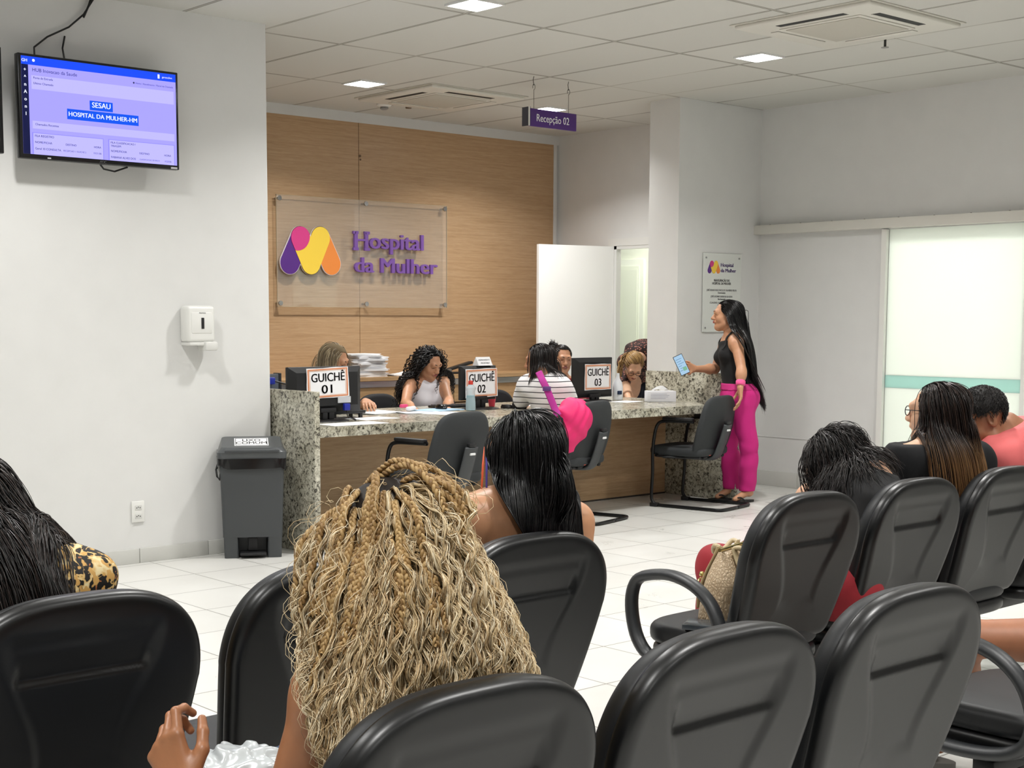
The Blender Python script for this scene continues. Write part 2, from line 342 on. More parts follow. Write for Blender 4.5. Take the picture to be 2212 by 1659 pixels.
build(MB().tube([(7.982,5.291,H-.001),(7.982,5.291,H-.05)],.008,8),'stem',dk,t); build(MB().lathe([(.024,-.05),(.024,-.054)],(7.982,5.291,H),14),'deflector',stl,t)
# hanging sign
pur=mat('purple sign','#4b2375',.35); wl=mat('white lettering','#f2f2f2',.5)
t=thing('hanging_sign','purple sign reading Recepção 02 hanging on two wires','sign',(7.46,7.8,2.826))
build(MB().box((7.205,7.78,2.826),(7.715,7.80,2.953),.001),'board',pur,t)
build(MB().box((7.196,7.74,2.822),(7.205,7.82,2.957)),'end_cap',mat('sign end dark','#23202a',.4),t)
build(MB().box((7.190,7.735,2.82),(7.196,7.745,2.957)).box((7.206,7.774,2.826),(7.212,7.779,2.953)),'edge',wh,t)
V,F=text_mesh('Recepção 02',.076,(7.47,7.7785,2.888),(1,0,0),(0,0,1),.001,0,sx=.86); build(MB().add(V,F),'lettering',wl,t,smooth=0)
for x in (7.285,7.64):
    w=build(MB().tube([(x,7.79,2.953),(x,7.79,3.09)],.0018,6).tube([(x+.012*cos(a),7.79,3.11+.02*sin(a)) for a in np.linspace(-pi/2,pi*1.2,12)],.002,6).tube([(x,7.79,3.12),(x-.008,7.79,3.16),(x,7.79,H-.001)],.0025,6),'wire',dk,t)
# ---------------- television wall -----------------
bk=mat('black gloss plastic','#0b0b0d',.25); bk2=mat('black matte plastic','#161618',.5)
def em(name,col,s=1.): return mat(name,'#000000',.4,emit=col,es=s,spec=.2)
def tv(x0,x1,z0,z1,y,label,on):
    t=thing('television',label,'television',((x0+x1)/2,TY,z0)); 
    build(MB().box((x0,y,z0),(x1,y+.045,z1),.006),'housing',bk,t); build(MB().box(((x0+x1)/2-.2,y+.045,z0+.12),((x0+x1)/2+.2,TY-.001,z1-.12),.01),'wall_bracket',bk2,t)
    return t
tx0,tx1,tz0,tz1,ty=3.195,4.135,2.262,2.806,7.375
T=tv(tx0,tx1,tz0,tz1,ty,'wall television showing a violet queue screen, lower right beside the dark one',True)
sx0,sx1,sz0,sz1=tx0+.018,tx1-.016,tz0+.024,tz1-.014; sw,sh=sx1-sx0,sz1-sz0
SM=[em('screen violet','#9d97fb'),em('screen blue','#1747e8'),em('screen navy','#10143e'),em('screen pale','#b2adff'),em('screen badge','#0f50e0'),em('screen shade','#8a85e8'),em('screen white','#e8ecff')]
def sq(mb,u0,v0,u1,v1,m,k=1): # u right, v down, 0..1
    mb.quad((sx0+u0*sw,ty-.0006*k,sz1-v1*sh),(sx0+u1*sw,ty-.0006*k,sz1-v1*sh),(sx0+u1*sw,ty-.0006*k,sz1-v0*sh),(sx0+u0*sw,ty-.0006*k,sz1-v0*sh),m)
mb=MB(); sq(mb,0,0,1,1,0); sq(mb,0,0,1,.085,1,2); sq(mb,0,.085,.042,1,2,2); sq(mb,.06,.19,.985,.33,3,2); sq(mb,.06,.74,.985,.81,3,2) if 0 else None
sq(mb,.06,.655,.985,.735,3,2); sq(mb,.42,.385,.57,.485,4,3); sq(mb,.275,.495,.74,.605,4,3); sq(mb,.055,.775,.505,1,5,2); sq(mb,.062,.782,.500,1,3,3); sq(mb,.535,.775,.985,1,5,2); sq(mb,.542,.782,.980,1,3,3)
build(mb,'screen',SM,T,smooth=0)
def st(txt,u,v,size,al='LEFT',b=.0,lay=4): return text_mesh(txt,size,(sx0+u*sw,ty-.0006*lay-.0006,sz1-v*sh),(1,0,0),(0,0,1),0,b,al)
for a in (('SESAU',.495,.432,.040,'CENTER',.02),('HOSPITAL DA MULHER-HM',.507,.55,.0335,'CENTER',.022),('GH',.02,.045,.022,'CENTER',.02),('●',.075,.04,.02,'CENTER',0),('gerencihm',.94,.045,.015,'CENTER',0)): build(MB().add(*st(*a)),'screen_lettering',SM[6],T,smooth=0)
for i,ch in enumerate('+^nAon1'): build(MB().add(*st(ch,.021,.14+.075*i,.026,'CENTER',.03)),'screen_icon',SM[6],T,smooth=0)
mb=MB(); mb.quad(*[(sx0+u*sw,ty-.004,sz1-v*sh) for u,v in ((.875,.065),(.888,.065),(.888,.02),(.875,.02))]); 
build(mb,'screen_icon',SM[6],T,smooth=0)
for a in (('HUB Inovacao da Saude',.065,.135,.026),('Porta de Entrada',.07,.215,.016,'LEFT',.01),('Ultimo Chamado',.07,.27,.016,'LEFT',.01),('● Home / Atendimento / Painel de Chamada',.98,.145,.0135,'RIGHT'),('Chamados Recentes',.075,.69,.016,'LEFT',.01),
  ('FILA REGISTRO',.07,.81,.016,'LEFT',.01),('NOME/FICHA',.07,.875,.016,'LEFT',.01),('DESTINO',.26,.875,.015,'LEFT',.01),('HORA',.44,.875,.015,'LEFT',.01),('Geral 10 CONSULTA',.07,.94,.016,'LEFT',.01),('RECEPCAO 1 GUICHE 2',.245,.94,.0125),('10:21:06',.435,.94,.014),
  ('FILA CLASSIFICACAO /',.55,.81,.015,'LEFT',.01),('TRIAGEM',.55,.845,.015,'LEFT',.01),('NOME/FICHA',.55,.90,.016,'LEFT',.01),('DESTINO',.74,.90,.015,'LEFT',.01),('HORA',.91,.90,.015,'LEFT',.01),('FABIANA ALVES DOS',.55,.965,.016,'LEFT',.01),('CLASSIFICACAO DE RISCO',.74,.965,.0105),('10:20:06',.91,.965,.013)): build(MB().add(*st(*a)),'screen_small_print',SM[2],T,smooth=0)
mb=MB().box((tx0+.15,ty-.001,tz0+.006),(tx0+.17,ty,tz0+.012)); mb.add(*text_mesh('AOC',.018,((tx0+tx1)/2,ty-.001,tz0+.011),(1,0,0),(0,0,1),0,.02)); mb.box((tx1-.055,ty-.001,tz0+.004),(tx1-.015,ty,tz0+.014)); build(mb,'badge',mat('silver print','#c8c8cc',.3),T)
T2=tv(2.16,3.105,2.275,2.82,ty-.01,'black switched off television at the left edge of the photo',False); build(MB().box((2.175,ty-.011,2.295),(3.09,ty-.0095,2.808)),'screen',bk,T2,smooth=0)
cab=mat('black cable','#0d0d0e',.45)
tag(build(MB().tube([(3.30,7.40,2.80),(3.33,7.47,2.86),(3.42,7.50,2.93),(3.55,7.51,3.0),(3.64,7.515,3.08),(3.71,7.515,H-.001)],.005,8),'power_cable',cab),'longer black cable rising from the television top left to the ceiling','cable',)
tag(build(MB().tube([(3.47,7.40,2.79),(3.49,7.46,2.85),(3.505,7.5,2.88),(3.53,7.522,2.95)],.005,8),'power_cable',cab),'short black cable running from the top of the television into the wall','cable')
tag(build(MB().tube([(3.63,7.495,3.06),(3.665,7.50,3.13),(3.685,7.50,H-.001)],.006,8),'power_cable',cab),'short black cable end hanging from the ceiling edge above the television','cable')
tag(build(MB().tube([(3.66,7.42,2.275),(3.70,7.44,2.243),(3.77,7.45,2.235),(3.84,7.43,2.262)],.005,8),'signal_cable',cab),'black cable loop hanging below the television','cable')
# dispenser
t=thing('soap_dispenser','white wall mounted hand sanitiser dispenser below the television','dispenser',(4.295,TY,1.225))
build(MB().box((4.20,7.43,1.28),(4.385,TY-.001,1.495),.022,seg=4).box((4.22,7.425,1.33),(4.365,7.45,1.46),.012),'case',wh,t)
build(MB().box((4.205,7.42,1.262),(4.38,TY-.002,1.282),.006).box((4.30,7.40,1.232),(4.385,7.50,1.285),.012),'push_lever',mat('white plastic shade','#d9d9d5',.35),t)
build(MB().box((4.287,7.421,1.36),(4.305,7.426,1.425),.002),'window',bk2,t)
mb=MB(); mb.add(*text_mesh('PREMISSE',.011,(4.295,7.4243,1.452),(1,0,0),(0,0,1),0,.01)); build(mb,'lettering',mat('grey print','#777777',.5),t,smooth=0)
# outlet
t=thing('wall_outlet','white double wall socket above the skirting at left','socket',(3.905,TY,.235))
build(MB().box((3.862,TY-.012,.24),(3.945,TY-.001,.365),.006),'plate',wh,t)
for z in (.275,.325): 
    q=build(MB().box((3.882,TY-.0135,z-.014),(3.925,TY-.0118,z+.014),.001),'socket_insert',mat('socket grey','#cfcfcb',.4),t); build(MB().tube([(3.893,TY-.0137,z),(3.893,TY-.013,z)],.0035,6).tube([(3.903,TY-.0137,z+.004),(3.903,TY-.013,z+.004)],.0035,6).tube([(3.914,TY-.0137,z),(3.914,TY-.013,z)],.0035,6),'pin_hole',bk2,q)
# ---------------- acrylic logo sign -----------------
acr=NT('clear acrylic'); tb=acr.n('ShaderNodeBsdfTransparent'); gb=acr.n('ShaderNodeBsdfGlossy',Roughness=.03); ms=acr.n('ShaderNodeMixShader'); fz=acr.n('ShaderNodeFresnel',IOR=1.25)
tb.inputs[0].default_value=(.985,.985,.975,1); ms.inputs[0].default_value=.055; acr.l(tb,0,ms,1); acr.l(gb,0,ms,2); df=acr.n('ShaderNodeBsdfDiffuse'); df.inputs[0].default_value=(.85,.85,.82,1); m3=acr.n('ShaderNodeMixShader'); m3.inputs[0].default_value=.07; acr.l(ms,0,m3,1); acr.l(df,0,m3,2); acr.l(m3,0,acr.t.nodes['Material Output'],0); acr=acr.m  # white diffuse share paints a milky reflection into the clear panel
P_,PK,YE,OR=mat('logo purple','#552680',.4),mat('logo pink','#cf3a82',.4),mat('logo yellow','#f0cd45',.4),mat('logo orange','#e8893c',.4)
lp=mat('letter purple','#77509f',.45); edge_m=mat('logo edge white','#e9e0e6',.4)
def logo(o,sc,y,parent,th=.012):
    "o = lower left reference (x,z), sc = scale; drawn in the plane y"
    r=.094
    def disc_chain(a,b,rr):
        a=np.array(a);b=np.array(b); t=math.atan2(b[1]-a[1],b[0]-a[0]); P=[]
        for k in range(17): an=t+pi/2+pi*k/16; P.append((a[0]+rr*cos(an),a[1]+rr*sin(an)))
        for k in range(17): an=t-pi/2+pi*k/16; P.append((b[0]+rr*cos(an),b[1]+rr*sin(an)))
        return P
    A={'PT':(.107,.305),'PB':(0.,.098),'YT':(.309,.312),'YB':(.209,.100),'OB':(.419,.100)}
    def sh(a,b,lay,m,name,rr=r):
        P=disc_chain(A[a],A[b],rr); P=[(u*sc,v*sc) for u,v in P]
        q=build(MB().prism(P,(o[0],y-.0015*sc*lay,o[1]),(1,0,0),(0,0,1),(0,th,0)),name,m,parent,smooth=40); return q
    sh('PT','PB',-1.5,edge_m,'logo_backing',r+.004); sh('PT','YB',-1.5,edge_m,'logo_backing',r+.004); sh('YT','YB',-1.5,edge_m,'logo_backing',r+.004); sh('YT','OB',-1.5,edge_m,'logo_backing',r+.004)
    sh('PB','PT',0,P_,'logo_purple_drop'); sh('YT','OB',0,OR,'logo_orange_drop')
    P1=disc_chain(A['YT'],A['YB'],r); P2=disc_chain(A['PT'],A['YB'],r)
    mb=MB()
    for P,e in ((P1,0),(P2,.15)): mb.prism([(u*sc,v*sc) for u,v in P],(o[0],y-.0015*sc*(1.5+e),o[1]),(1,0,0),(0,0,1),(0,th,0))
    build(mb,'logo_yellow_heart',YE,parent,smooth=40)
    Pc=[]; c=np.array(A['PT']); e=np.array(A['YB']); ab=e-c
    for k in range(64):
        an=2*pi*k/64; dv=np.array([cos(an),sin(an)]); q=.02
        while q<.4:
            x=c+dv*q; t_=min(1,max(0,((x-c)@ab)/(ab@ab)))
            if np.linalg.norm(x-c-ab*t_)>r+.0005 or np.linalg.norm(x-c-np.array([-.034,.020]))>.124: break
            q+=.001
        Pc.append(((c[0]+dv[0]*q)*sc,(c[1]+dv[1]*q)*sc))
    # bulge towards lower left as in the emblem
    build(MB().prism(Pc,(o[0],y-.0015*sc*3,o[1]),(1,0,0),(0,0,1),(0,th,0)),'logo_pink_circle',PK,parent,smooth=40)
S=thing('acrylic_logo_sign','clear acrylic panel with the four-colour logo and raised purple Hospital da Mulher letters','sign',(7.46,10.10,1.52))
build(MB().box((6.549,10.098,1.52),(8.372,10.106,2.437),.001),'acrylic_panel',acr,S,smooth=0)
mb=MB()
for a_,b_ in (((6.547,1.518),(6.550,2.439)),((8.371,1.518),(8.374,2.439)),((6.547,1.518),(8.374,1.521)),((6.547,2.436),(8.374,2.439))): mb.box((a_[0],10.097,a_[1]),(b_[0],10.107,b_[1]))
build(mb,'panel_edge',mat('acrylic edge','#b9ab92',.2),S,smooth=0)
for x in (6.575,7.46,8.345):
    for z in (1.548,2.41):
        q=build(MB().tube([(x,10.086,z),(x,10.098,z)],.02,16),'standoff_cap',stl,S); build(MB().tube([(x,10.106,z),(x,WY-.022,z)],.010,10),'standoff_stem',stl,q)
logo((6.663,1.785),1.,10.078,S,.012)
def slabtext(txt,x0,x1,z0,cap,y,dep,b,parent,m,name='letters'):
    V,F=text_mesh(txt,cap/.70,(0,0,0),(1,0,0),(0,0,1),dep,b,'LEFT')
    w=V[:,0].max()-V[:,0].min(); V[:,0]=(V[:,0]-V[:,0].min())*(x1-x0)/w+x0; V[:,2]+= z0+cap/2 -.0; V[:,1]+=y; return build(MB().add(V,F),name,m,parent,smooth=0)
slabtext('Hospital',7.322,8.083,2.018,.14,10.083,.022,.030,S,lp); slabtext('da Mulher',7.322,8.245,1.812,.13,10.083,.022,.030,S,lp)
# the serifs of the slab lettering
for x,z in ((7.33,2.015),(7.33,2.155),(7.45,2.015),(7.45,2.155)): build(MB().box((x-.02,10.072,z-.008),(x+.035,10.094,z+.016)),'letter_serif',lp,S,smooth=0)
# plaque on the pillar
Q=thing('inauguration_plaque','small clear plaque with logo and black lines of text on the pillar','plaque',(9.375,7.72,1.318))
build(MB().box((9.131,7.716,1.318),(9.62,7.722,1.966),.001),'plaque_panel',mat('plaque pale','#dcdfda',.2),Q,smooth=0)
for x,z in ((9.162,1.928),(9.588,1.93),(9.164,1.352),(9.588,1.352)): build(MB().tube([(x,7.710,z),(x,PY-.001,z)],.008,12),'screw',stl,Q)
logo((9.208,1.798),.265,7.714,Q,.002)
blk=mat('black print','#1c1a20',.5); dpur=mat('dark purple print','#3a1d63',.5); gry=mat('grey print dark','#55555a',.5)
slabtext('Hospital',9.352,9.515,1.856,.030,7.7145,.001,.03,Q,dpur,'lettering'); slabtext('da Mulher',9.352,9.551,1.811,.030,7.7145,.001,.03,Q,dpur,'lettering')
slabtext('INAUGURAÇÃO DO',9.268,9.47,1.733,.020,7.7148,.001,.02,Q,blk,'lettering'); slabtext('HOSPITAL DA MULHER',9.245,9.488,1.708,.020,7.7148,.001,.02,Q,blk,'lettering')
for i,(a,b) in enumerate((('JOSÉ RENAN VASCONCELOS CALHEIROS FILHO','Governador'),('JOSÉ LUCIANO BARBOSA DA SILVA','Vice-Governador'),('CLAUDIO ALEXANDRE AYRES','Secretário'))):
    z=1.655-.052*i; w=(.385,.28,.30)[i]
    slabtext(a,9.37-w/2,9.37+w/2,z,.0155,7.7148,.001,0,Q,gry,'lettering'); slabtext(b,9.37-.05,9.37+.05,z-.02,.013,7.7148,.001,.02,Q,blk,'lettering')
# ---------------- reception desk -----------------
CZ=.77
tag(build(MB().box((4.845,7.085,0),(4.885,8.45,.985),.003),'granite_side_panel',gran_m),'upright grey granite end panel of the desk beside the black bin','counter panel')
tag(build(MB().box((8.832,7.10,0),(8.868,PY-.001,1.0),.003).box((8.793,7.20,0),(8.829,8.03,1.0),.003),'granite_side_panel',gran_m),'upright grey granite end panel of the desk behind the woman in pink trousers','counter panel')
poly=[(4.886,7.085),(8.44,7.085),(8.792,7.50),(8.792,8.35),(4.886,8.35)]
t=tag(build(MB().prism(poly,(0,0,CZ-.028),(1,0,0),(0,1,0),(0,0,.028)).box((4.886,7.085,CZ-.062),(8.44,7.105,CZ-.028)),'granite_worktop',gran_m,smooth=0),'long speckled granite desk top with thick front edge','counter top')
tag(build(MB().box((4.886,7.80,0.012),(8.792,7.825,CZ-.029)),'desk_front_panel',wood2_m,smooth=0),'oak laminate front panel under the granite desk top','desk panel')
tag(build(MB().box((4.886,7.798,0),(8.792,7.822,.012)),'desk_toe_strip',mat('dark strip','#3a352f',.6),smooth=0),'thin dark strip along the foot of the desk front','strip')
# back credenza
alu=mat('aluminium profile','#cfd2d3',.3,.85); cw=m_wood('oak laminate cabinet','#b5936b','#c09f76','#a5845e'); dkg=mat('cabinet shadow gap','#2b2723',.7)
cx=[4.84,5.9,7.0,8.12,9.10,9.78]
for i in range(5):
    x0,x1=cx[i]+.003,cx[i+1]-.003
    t=thing('credenza_cabinet','oak cabinet with aluminium handle strips, '+['first from the left hidden behind the desk','behind the widest monitor','behind the woman in white','under the open black stapler','rightmost beside the open door'][i],'cabinet',((x0+x1)/2,9.9,0))
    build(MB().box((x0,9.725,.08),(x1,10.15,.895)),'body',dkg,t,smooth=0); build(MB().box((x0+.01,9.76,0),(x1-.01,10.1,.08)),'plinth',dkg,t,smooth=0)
    for z0,z1 in ((.69,.848),(.475,.605),(.10,.385)):
        d=build(MB().box((x0+.002,9.700,z0),(x1-.002,9.722,z1)),'drawer',cw,t,smooth=0)
        build(MB().box((x0+.002,9.703,z1+.002),(x1-.002,9.722,z1+.04)).box((x0+.002,9.690,z1+.034),(x1-.002,9.722,z1+.046)).box((x0+.002,9.690,z1-.004),(x1-.002,9.699,z1+.008)),'handle_strip',alu,d,smooth=0)
        if z0>.5: build(MB().box((x0+.002,9.702,z0-.075),(x1-.002,9.722,z0-.012)),'lower_rail',cw,d,smooth=0)
tag(build(MB().box((4.83,9.67,.897),(9.79,WY-.024,.93),.002),'oak_counter_shelf',cw,smooth=0),'continuous oak top of the back cabinets carrying the paper stack','cabinet top')
# ---------------- papers & desk clutter -----------------
pw=mat('white paper','#eeeef0',.6); pb=mat('pale blue folder','#a9cbe6',.5)
def sheet(x,y,z,w,h,rz,th=.0012,m=None,curl=0.,label='',cat='paper',name='paper_sheet',grp=None):
    n=6; V=[];F=[]
    for k in range(2):
        for i in range(n+1):
            for j in range(n+1):
                u,v=(i/n-.5),(j/n-.5); X,Y=u*w,v*h; zz=curl*(2*u)**2*(1+v)+ (th if k else 0)
                V.append((x+X*cos(rz)-Y*sin(rz),y+X*sin(rz)+Y*cos(rz),z+zz))
    N=(n+1)**2
    for i in range(n):
        for j in range(n):
            a=i*(n+1)+j; q=(a,a+n+1,a+n+2,a+1); F.append(q[::-1]); F.append(tuple(v+N for v in q))
    ring=[i*(n+1) for i in range(n+1)]+[n*(n+1)+j for j in range(1,n+1)]+[i*(n+1)+n for i in range(n-1,-1,-1)]+[j for j in range(n-1,0,-1)]
    for a,b in zip(ring,ring[1:]+ring[:1]): F.append((a,b,b+N,a+N))
    o=build(MB().add(V,F),name,m or pw,smooth=30); return tag(o,label,cat,grp)
z=CZ+.0006
sheet(5.93,7.93,z,.30,.21,.3,.004,None,.006,'sheets of paper under the hand of the receptionist at monitor 01',name='paper_sheet')
sheet(6.20,7.80,z,.30,.21,-.15,.002,mat('paper grey','#cfd2d8',.6),.004,'greyish sheets in the middle of the desk below the woman in white')
sheet(5.60,7.52,z,.30,.21,.1,.0012,None,0,'white sheet lying on the desk right of the base of monitor 01')
sheet(5.22,7.22,z,.42,.21,.02,.0012,None,0,'white sheet on the desk front edge next to the granite end panel')
sheet(6.30,7.62,z,.30,.21,.35,.0012,None,0,'white sheet nearer the desk edge, left of the blue folder')
sheet(6.46,7.90,z,.34,.22,.15,.006,pb,0,'pale blue folder under the computer mouse',cat='folder',name='folder')
sheet(8.30,7.78,z,.24,.17,.2,.0012,None,0,'small sheet on the desk left of the tissue box')
sheet(7.36,7.95,z,.28,.2,.1,.0012,None,0,'white sheet on the desk between monitors 02 and 03')
# stack of papers on the credenza
k=0; zz=.9305
grp='paper bundles stacked on the back cabinet'
offs=[(0,0),(.01,.0),(-.012,.01),(.014,-.01),(0,.012),(-.01,0),(.012,.004),(-.02,.0),(.0,-.01),(.012,.0),(-.045,.0),(-.06,.01)]
for i,(dx,dy) in enumerate(offs):
    th=.0165 if i<10 else .012; a=random.uniform(-.25,.25); tl=(.22 if i==10 else 0.12 if i==11 else 0)
    mb=MB()
    for q in range(3):
        w=.335-abs(dx)*.5; mb.box((-.16+random.uniform(-.012,.012),-.11,q*th/3),(.16+random.uniform(-.012,.012),.11,(q+1)*th/3-.0008))
    V=np.concatenate(mb.v); R=np.array([[cos(a),-sin(a),0],[sin(a),cos(a),0],[0,0,1]]); V=V@R.T
    V[:,2]+=V[:,0]*0+ (abs(V[:,0])*tl*.0 if i>=10 else 0)
    o=build(MB().add(V+np.array([7.245+dx,9.84+dy,zz]),mb.f),'paper_bundle',pw,smooth=0)
    tag(o,['lowest','second','third','fourth','fifth','sixth','seventh','eighth','ninth','tenth','eleventh','topmost'][i]+' bundle from the bottom of the tall white paper stack','paper bundle',grp); zz+=th+.0006
sheet(7.62,9.85,.9308,.30,.2,.1,.012,None,.012,'loose sheets on the back cabinet between the paper stack and the woman in white')
# hole punch / stapler on cabinet
t=thing('stapler','black stapler standing open on the back cabinet left of monitor 02','stapler',(8.30,9.84,.9305))
build(MB().box((8.14,9.80,.9305),(8.45,9.88,.948),.004),'base',bk2,t); 
V=MB().box((0,-.03,-.012),(.30,.03,.012),.006); vv=np.concatenate(V.v); a=-.22; R=np.array([[cos(a),0,sin(a)],[0,1,0],[-sin(a),0,cos(a)]]); build(MB().add(vv@R.T+np.array([8.15,9.84,.965]),V.f),'arm',bk2,t)
build(MB().tube([(8.165,9.80,.958),(8.165,9.88,.958)],.02,14),'hinge',stl,t)
# ---------------- monitors with counter signs -----------------
def arr(*a): return np.array(a,float)
obk=mat('sign border orange','#d9895b',.6); lt=mat('sign lettering black','#1a1a1c',.5)
def monitor(x0,x1,z0,z1,y,n,label,signx,signz,tilt=0,bulge=.03):
    cx=(x0+x1)/2; t=thing('computer_monitor',label,'monitor',(cx,y,CZ),0,None)
    mb=MB().box((x0,y,z0),(x1,y+.03,z1),.006,seg=3); i=.045
    mb.add([(x0+.004,y,z0+.004),(x1-.004,y,z0+.004),(x1-.004,y,z1-.004),(x0+.004,y,z1-.004),(x0+i,y-bulge,z0+i),(x1-i,y-bulge,z0+i),(x1-i,y-bulge,z1-i*.8),(x0+i,y-bulge,z1-i*.8)],[(4,5,6,7),(0,1,5,4),(1,2,6,5),(2,3,7,6),(3,0,4,7)])
    build(mb,'housing',bk2,t,smooth=30)
    build(MB().box((x0+.012,y+.030,z0+.02),(x1-.012,y+.032,z1-.012)),'screen',mat('monitor screen','#0a0c10',.15,emit='#9fb4d8',es=.5),t,smooth=0)
    st_=build(MB().box((cx-.045,y-bulge-.01,CZ+.012),(cx-.005,y-.0,z0+.015),.006).box((cx+.005,y-bulge-.01,CZ+.012),(cx+.045,y-.0,z0+.015),.006).box((cx-.06,y-bulge-.012,z0+.0),(cx+.06,y,z0+.03),.006),'stand',bk2,t)
    build(MB().lathe([(.002,.012),(.10,.012),(.13,.006),(.135,.0006)],(cx,y-.02,CZ),28,sx=1.15,sy=.85),'foot',bk2,t)
    # paper sign taped on the back
    sx0_,sx1_=signx; sz0_,sz1_=signz; yy=y-bulge-.006; w,h=sx1_-sx0_,sz1_-sz0_; c_=(sx0_+sx1_)/2; cz=(sz0_+sz1_)/2
    s=thing('counter_sign',{'01':'white GUICHÊ 01 sign with orange border on the widest monitor at left','02':'white GUICHÊ 02 sign with orange border on the monitor carrying the placard','03':'white GUICHÊ 03 sign with orange border on the monitor by the door opening'}[n],'sign',(c_,yy,sz0_))
    def pan(a,b,c,d,k): 
        ux=arr(1,0,tilt); uz=arr(-tilt,0,1)
        return [arr(c_,yy-k,cz)+ux*(u*w/2)+uz*(v*h/2) for u,v in ((a,b),(c,b),(c,d),(a,d))]
    mb=MB()
    N_=8; V=[]
    for i in range(N_+1):
        for j in range(N_+1):
            u=-1+2*i/N_; v=-1+2*j/N_; ex=1+.012*sin(3*u+2*v); V.append(arr(c_,yy+.0008*sin(4*u+5*v)-.006*max(0,abs(u)-.6)*v*v*0,cz)+arr(1,0,tilt)*(u*w/2*ex)+arr(-tilt,0,1)*(v*h/2*(1+.015*sin(5*u))))
    mb.add(V,[(i*(N_+1)+j,(i+1)*(N_+1)+j,(i+1)*(N_+1)+j+1,i*(N_+1)+j+1) for i in range(N_) for j in range(N_)])
    V2=[v+arr(0,.0015,0) for v in V]; mb.add(V2,[(i*(N_+1)+j,i*(N_+1)+j+1,(i+1)*(N_+1)+j+1,(i+1)*(N_+1)+j) for i in range(N_) for j in range(N_)])
    build(mb,'paper',pw,s,smooth=30)
    mb=MB()
    for (a,b,c,d) in ((-.95,-.94,.95,-.86),(-.95,.86,.95,.94),(-.95,-.86,-.89,.86),(.89,-.86,.95,.86)): mb.quad(*pan(a,b,c,d,.0016))
    build(mb,'border',obk,s,smooth=0)
    mb=MB()
    for (a,b,c,d) in ((-.86,-.83,.86,-.80),(-.86,.80,.86,.83),(-.86,-.8,-.84,.8),(.84,-.8,.86,.8)): mb.quad(*pan(a,b,c,d,.0016))
    build(mb,'inner_border',mat('sign border light','#e8b48f',.6),s,smooth=0)
    mb=MB()
    for tx,dz in (('GUICHÊ',.17*h),(n,-.22*h)):
        V,F=text_mesh(tx,h*.40,(0,0,0),(1,0,0),(0,0,1),0,.02); wid=V[:,0].max()-V[:,0].min(); k=(w*.80/wid if tx!=n else w*.80/ (wid*3.1))
        V[:,0]*=k; V=arr(c_,yy-.002,cz+dz)+V[:,:1]*arr(1,0,tilt)+V[:,2:3]*arr(-tilt,0,1); mb.add(V,F)
    build(mb,'lettering',lt,s,smooth=0)
    return t
m1=monitor(4.945,5.505,.825,1.118,7.52,'01','widest black computer monitor, behind the left granite end panel',(5.062,5.385),(.920,1.112),.035)
m2=monitor(6.645,6.985,.835,1.083,7.86,'02','black computer monitor between the woman in white and the striped shirt, placard on top',(6.670,6.975),(.855,1.062),.02,.02)
m3=monitor(7.945,8.385,.80,1.117,8.02,'03','black computer monitor right of the woman with the hair bun',(8.045,8.345),(.86,1.066),.0,.02)
blue=mat('blue plug','#23309c',.4)
for (x,y,zz,lb) in ((5.36,7.475,.845,'blue video plug under monitor 01'),): 
    t=thing('video_cable',lb,'cable',(x,y,zz)); build(MB().box((x-.022,y-.012,zz-.01),(x+.022,y+.012,zz+.035),.004),'plug',blue,t); build(MB().tube([(x,y,zz-.01),(x+.003,y-.01,zz-.05),(x+.03,y-.06,CZ+.006),(x+.1,y+.06,CZ+.005)],.004,8),'cord',cab,t)
tag(build(MB().box((5.30,7.483,.885),(5.40,7.487,.925)),'asset_label',mat('silver label','#c5c7ca',.4),smooth=0),'small silver label stuck below the GUICHÊ 01 sign','label')
t=thing('paper_placard','small folded paper placard with two lines of print standing on monitor 02','placard',(6.87,7.87,1.0835))
build(MB().prism([(-.035,0),(.035,0),(0,.062)],(6.80,7.875,1.0836),(0,1,0),(0,0,1),(.135,0,0)),'card',pw,t,smooth=0)
for tx,dz in (('AGENDAMENTO',.040),('PRIORITÁRIO',.018)):
    V,F=text_mesh(tx,.016,(0,0,0),(1,0,0),(0,0,1),0,.02); V[:,0]*=.9; f=dz/.062; 
    build(MB().add(V+arr(6.868,7.875-.035*(1-f)-.0035,1.0836+dz),F),'lettering',gry,t,smooth=0)
# computer box behind the left granite panel
t=thing('network_switch_box','grey transparent power box with blue plug above the left granite panel','device',(5.03,7.86,CZ))
build(MB().box((4.93,7.84,CZ+.0006),(5.10,7.90,1.065),.004),'housing',mat('smoky plastic','#5c6064',.3),t); build(MB().box((5.085,7.835,CZ+.002),(5.105,7.905,1.07),.003),'frame',bk2,t)
build(MB().box((4.98,7.795,1.0),(5.035,7.84,1.045),.008),'plug',blue,t); build(MB().tube([(5.03,7.80,1.02),(5.10,7.76,1.0),(5.18,7.72,.93),(5.2,7.7,CZ+.006)],.005,8),'cord',cab,t)
tag(build(MB().box((5.35,7.62,CZ+.03),(5.62,7.78,CZ+.05),.004).box((5.37,7.63,CZ+.0006),(5.39,7.65,CZ+.03)).box((5.58,7.63,CZ+.0006),(5.60,7.65,CZ+.03)).box((5.37,7.74,CZ+.0006),(5.39,7.76,CZ+.03)).box((5.58,7.74,CZ+.0006),(5.60,7.76,CZ+.03)),'document_tray',bk2),'black plastic tray on the desk right of the stand of monitor 01','tray')
t=thing('computer_mouse','black computer mouse on the pale blue folder','mouse',(6.52,7.93,CZ+.0068))
build(MB().lathe([(.004,.034),(.02,.032),(.03,.022),(.034,.008),(.03,0)],(6.52,7.93,CZ+.007),20,sx=1.,sy=1.7),'body',bk,t); build(MB().tube([(6.515,7.985,CZ+.012),(6.53,8.02,CZ+.008),(6.56,8.10,CZ+.005)],.002,6),'cord',cab,t)
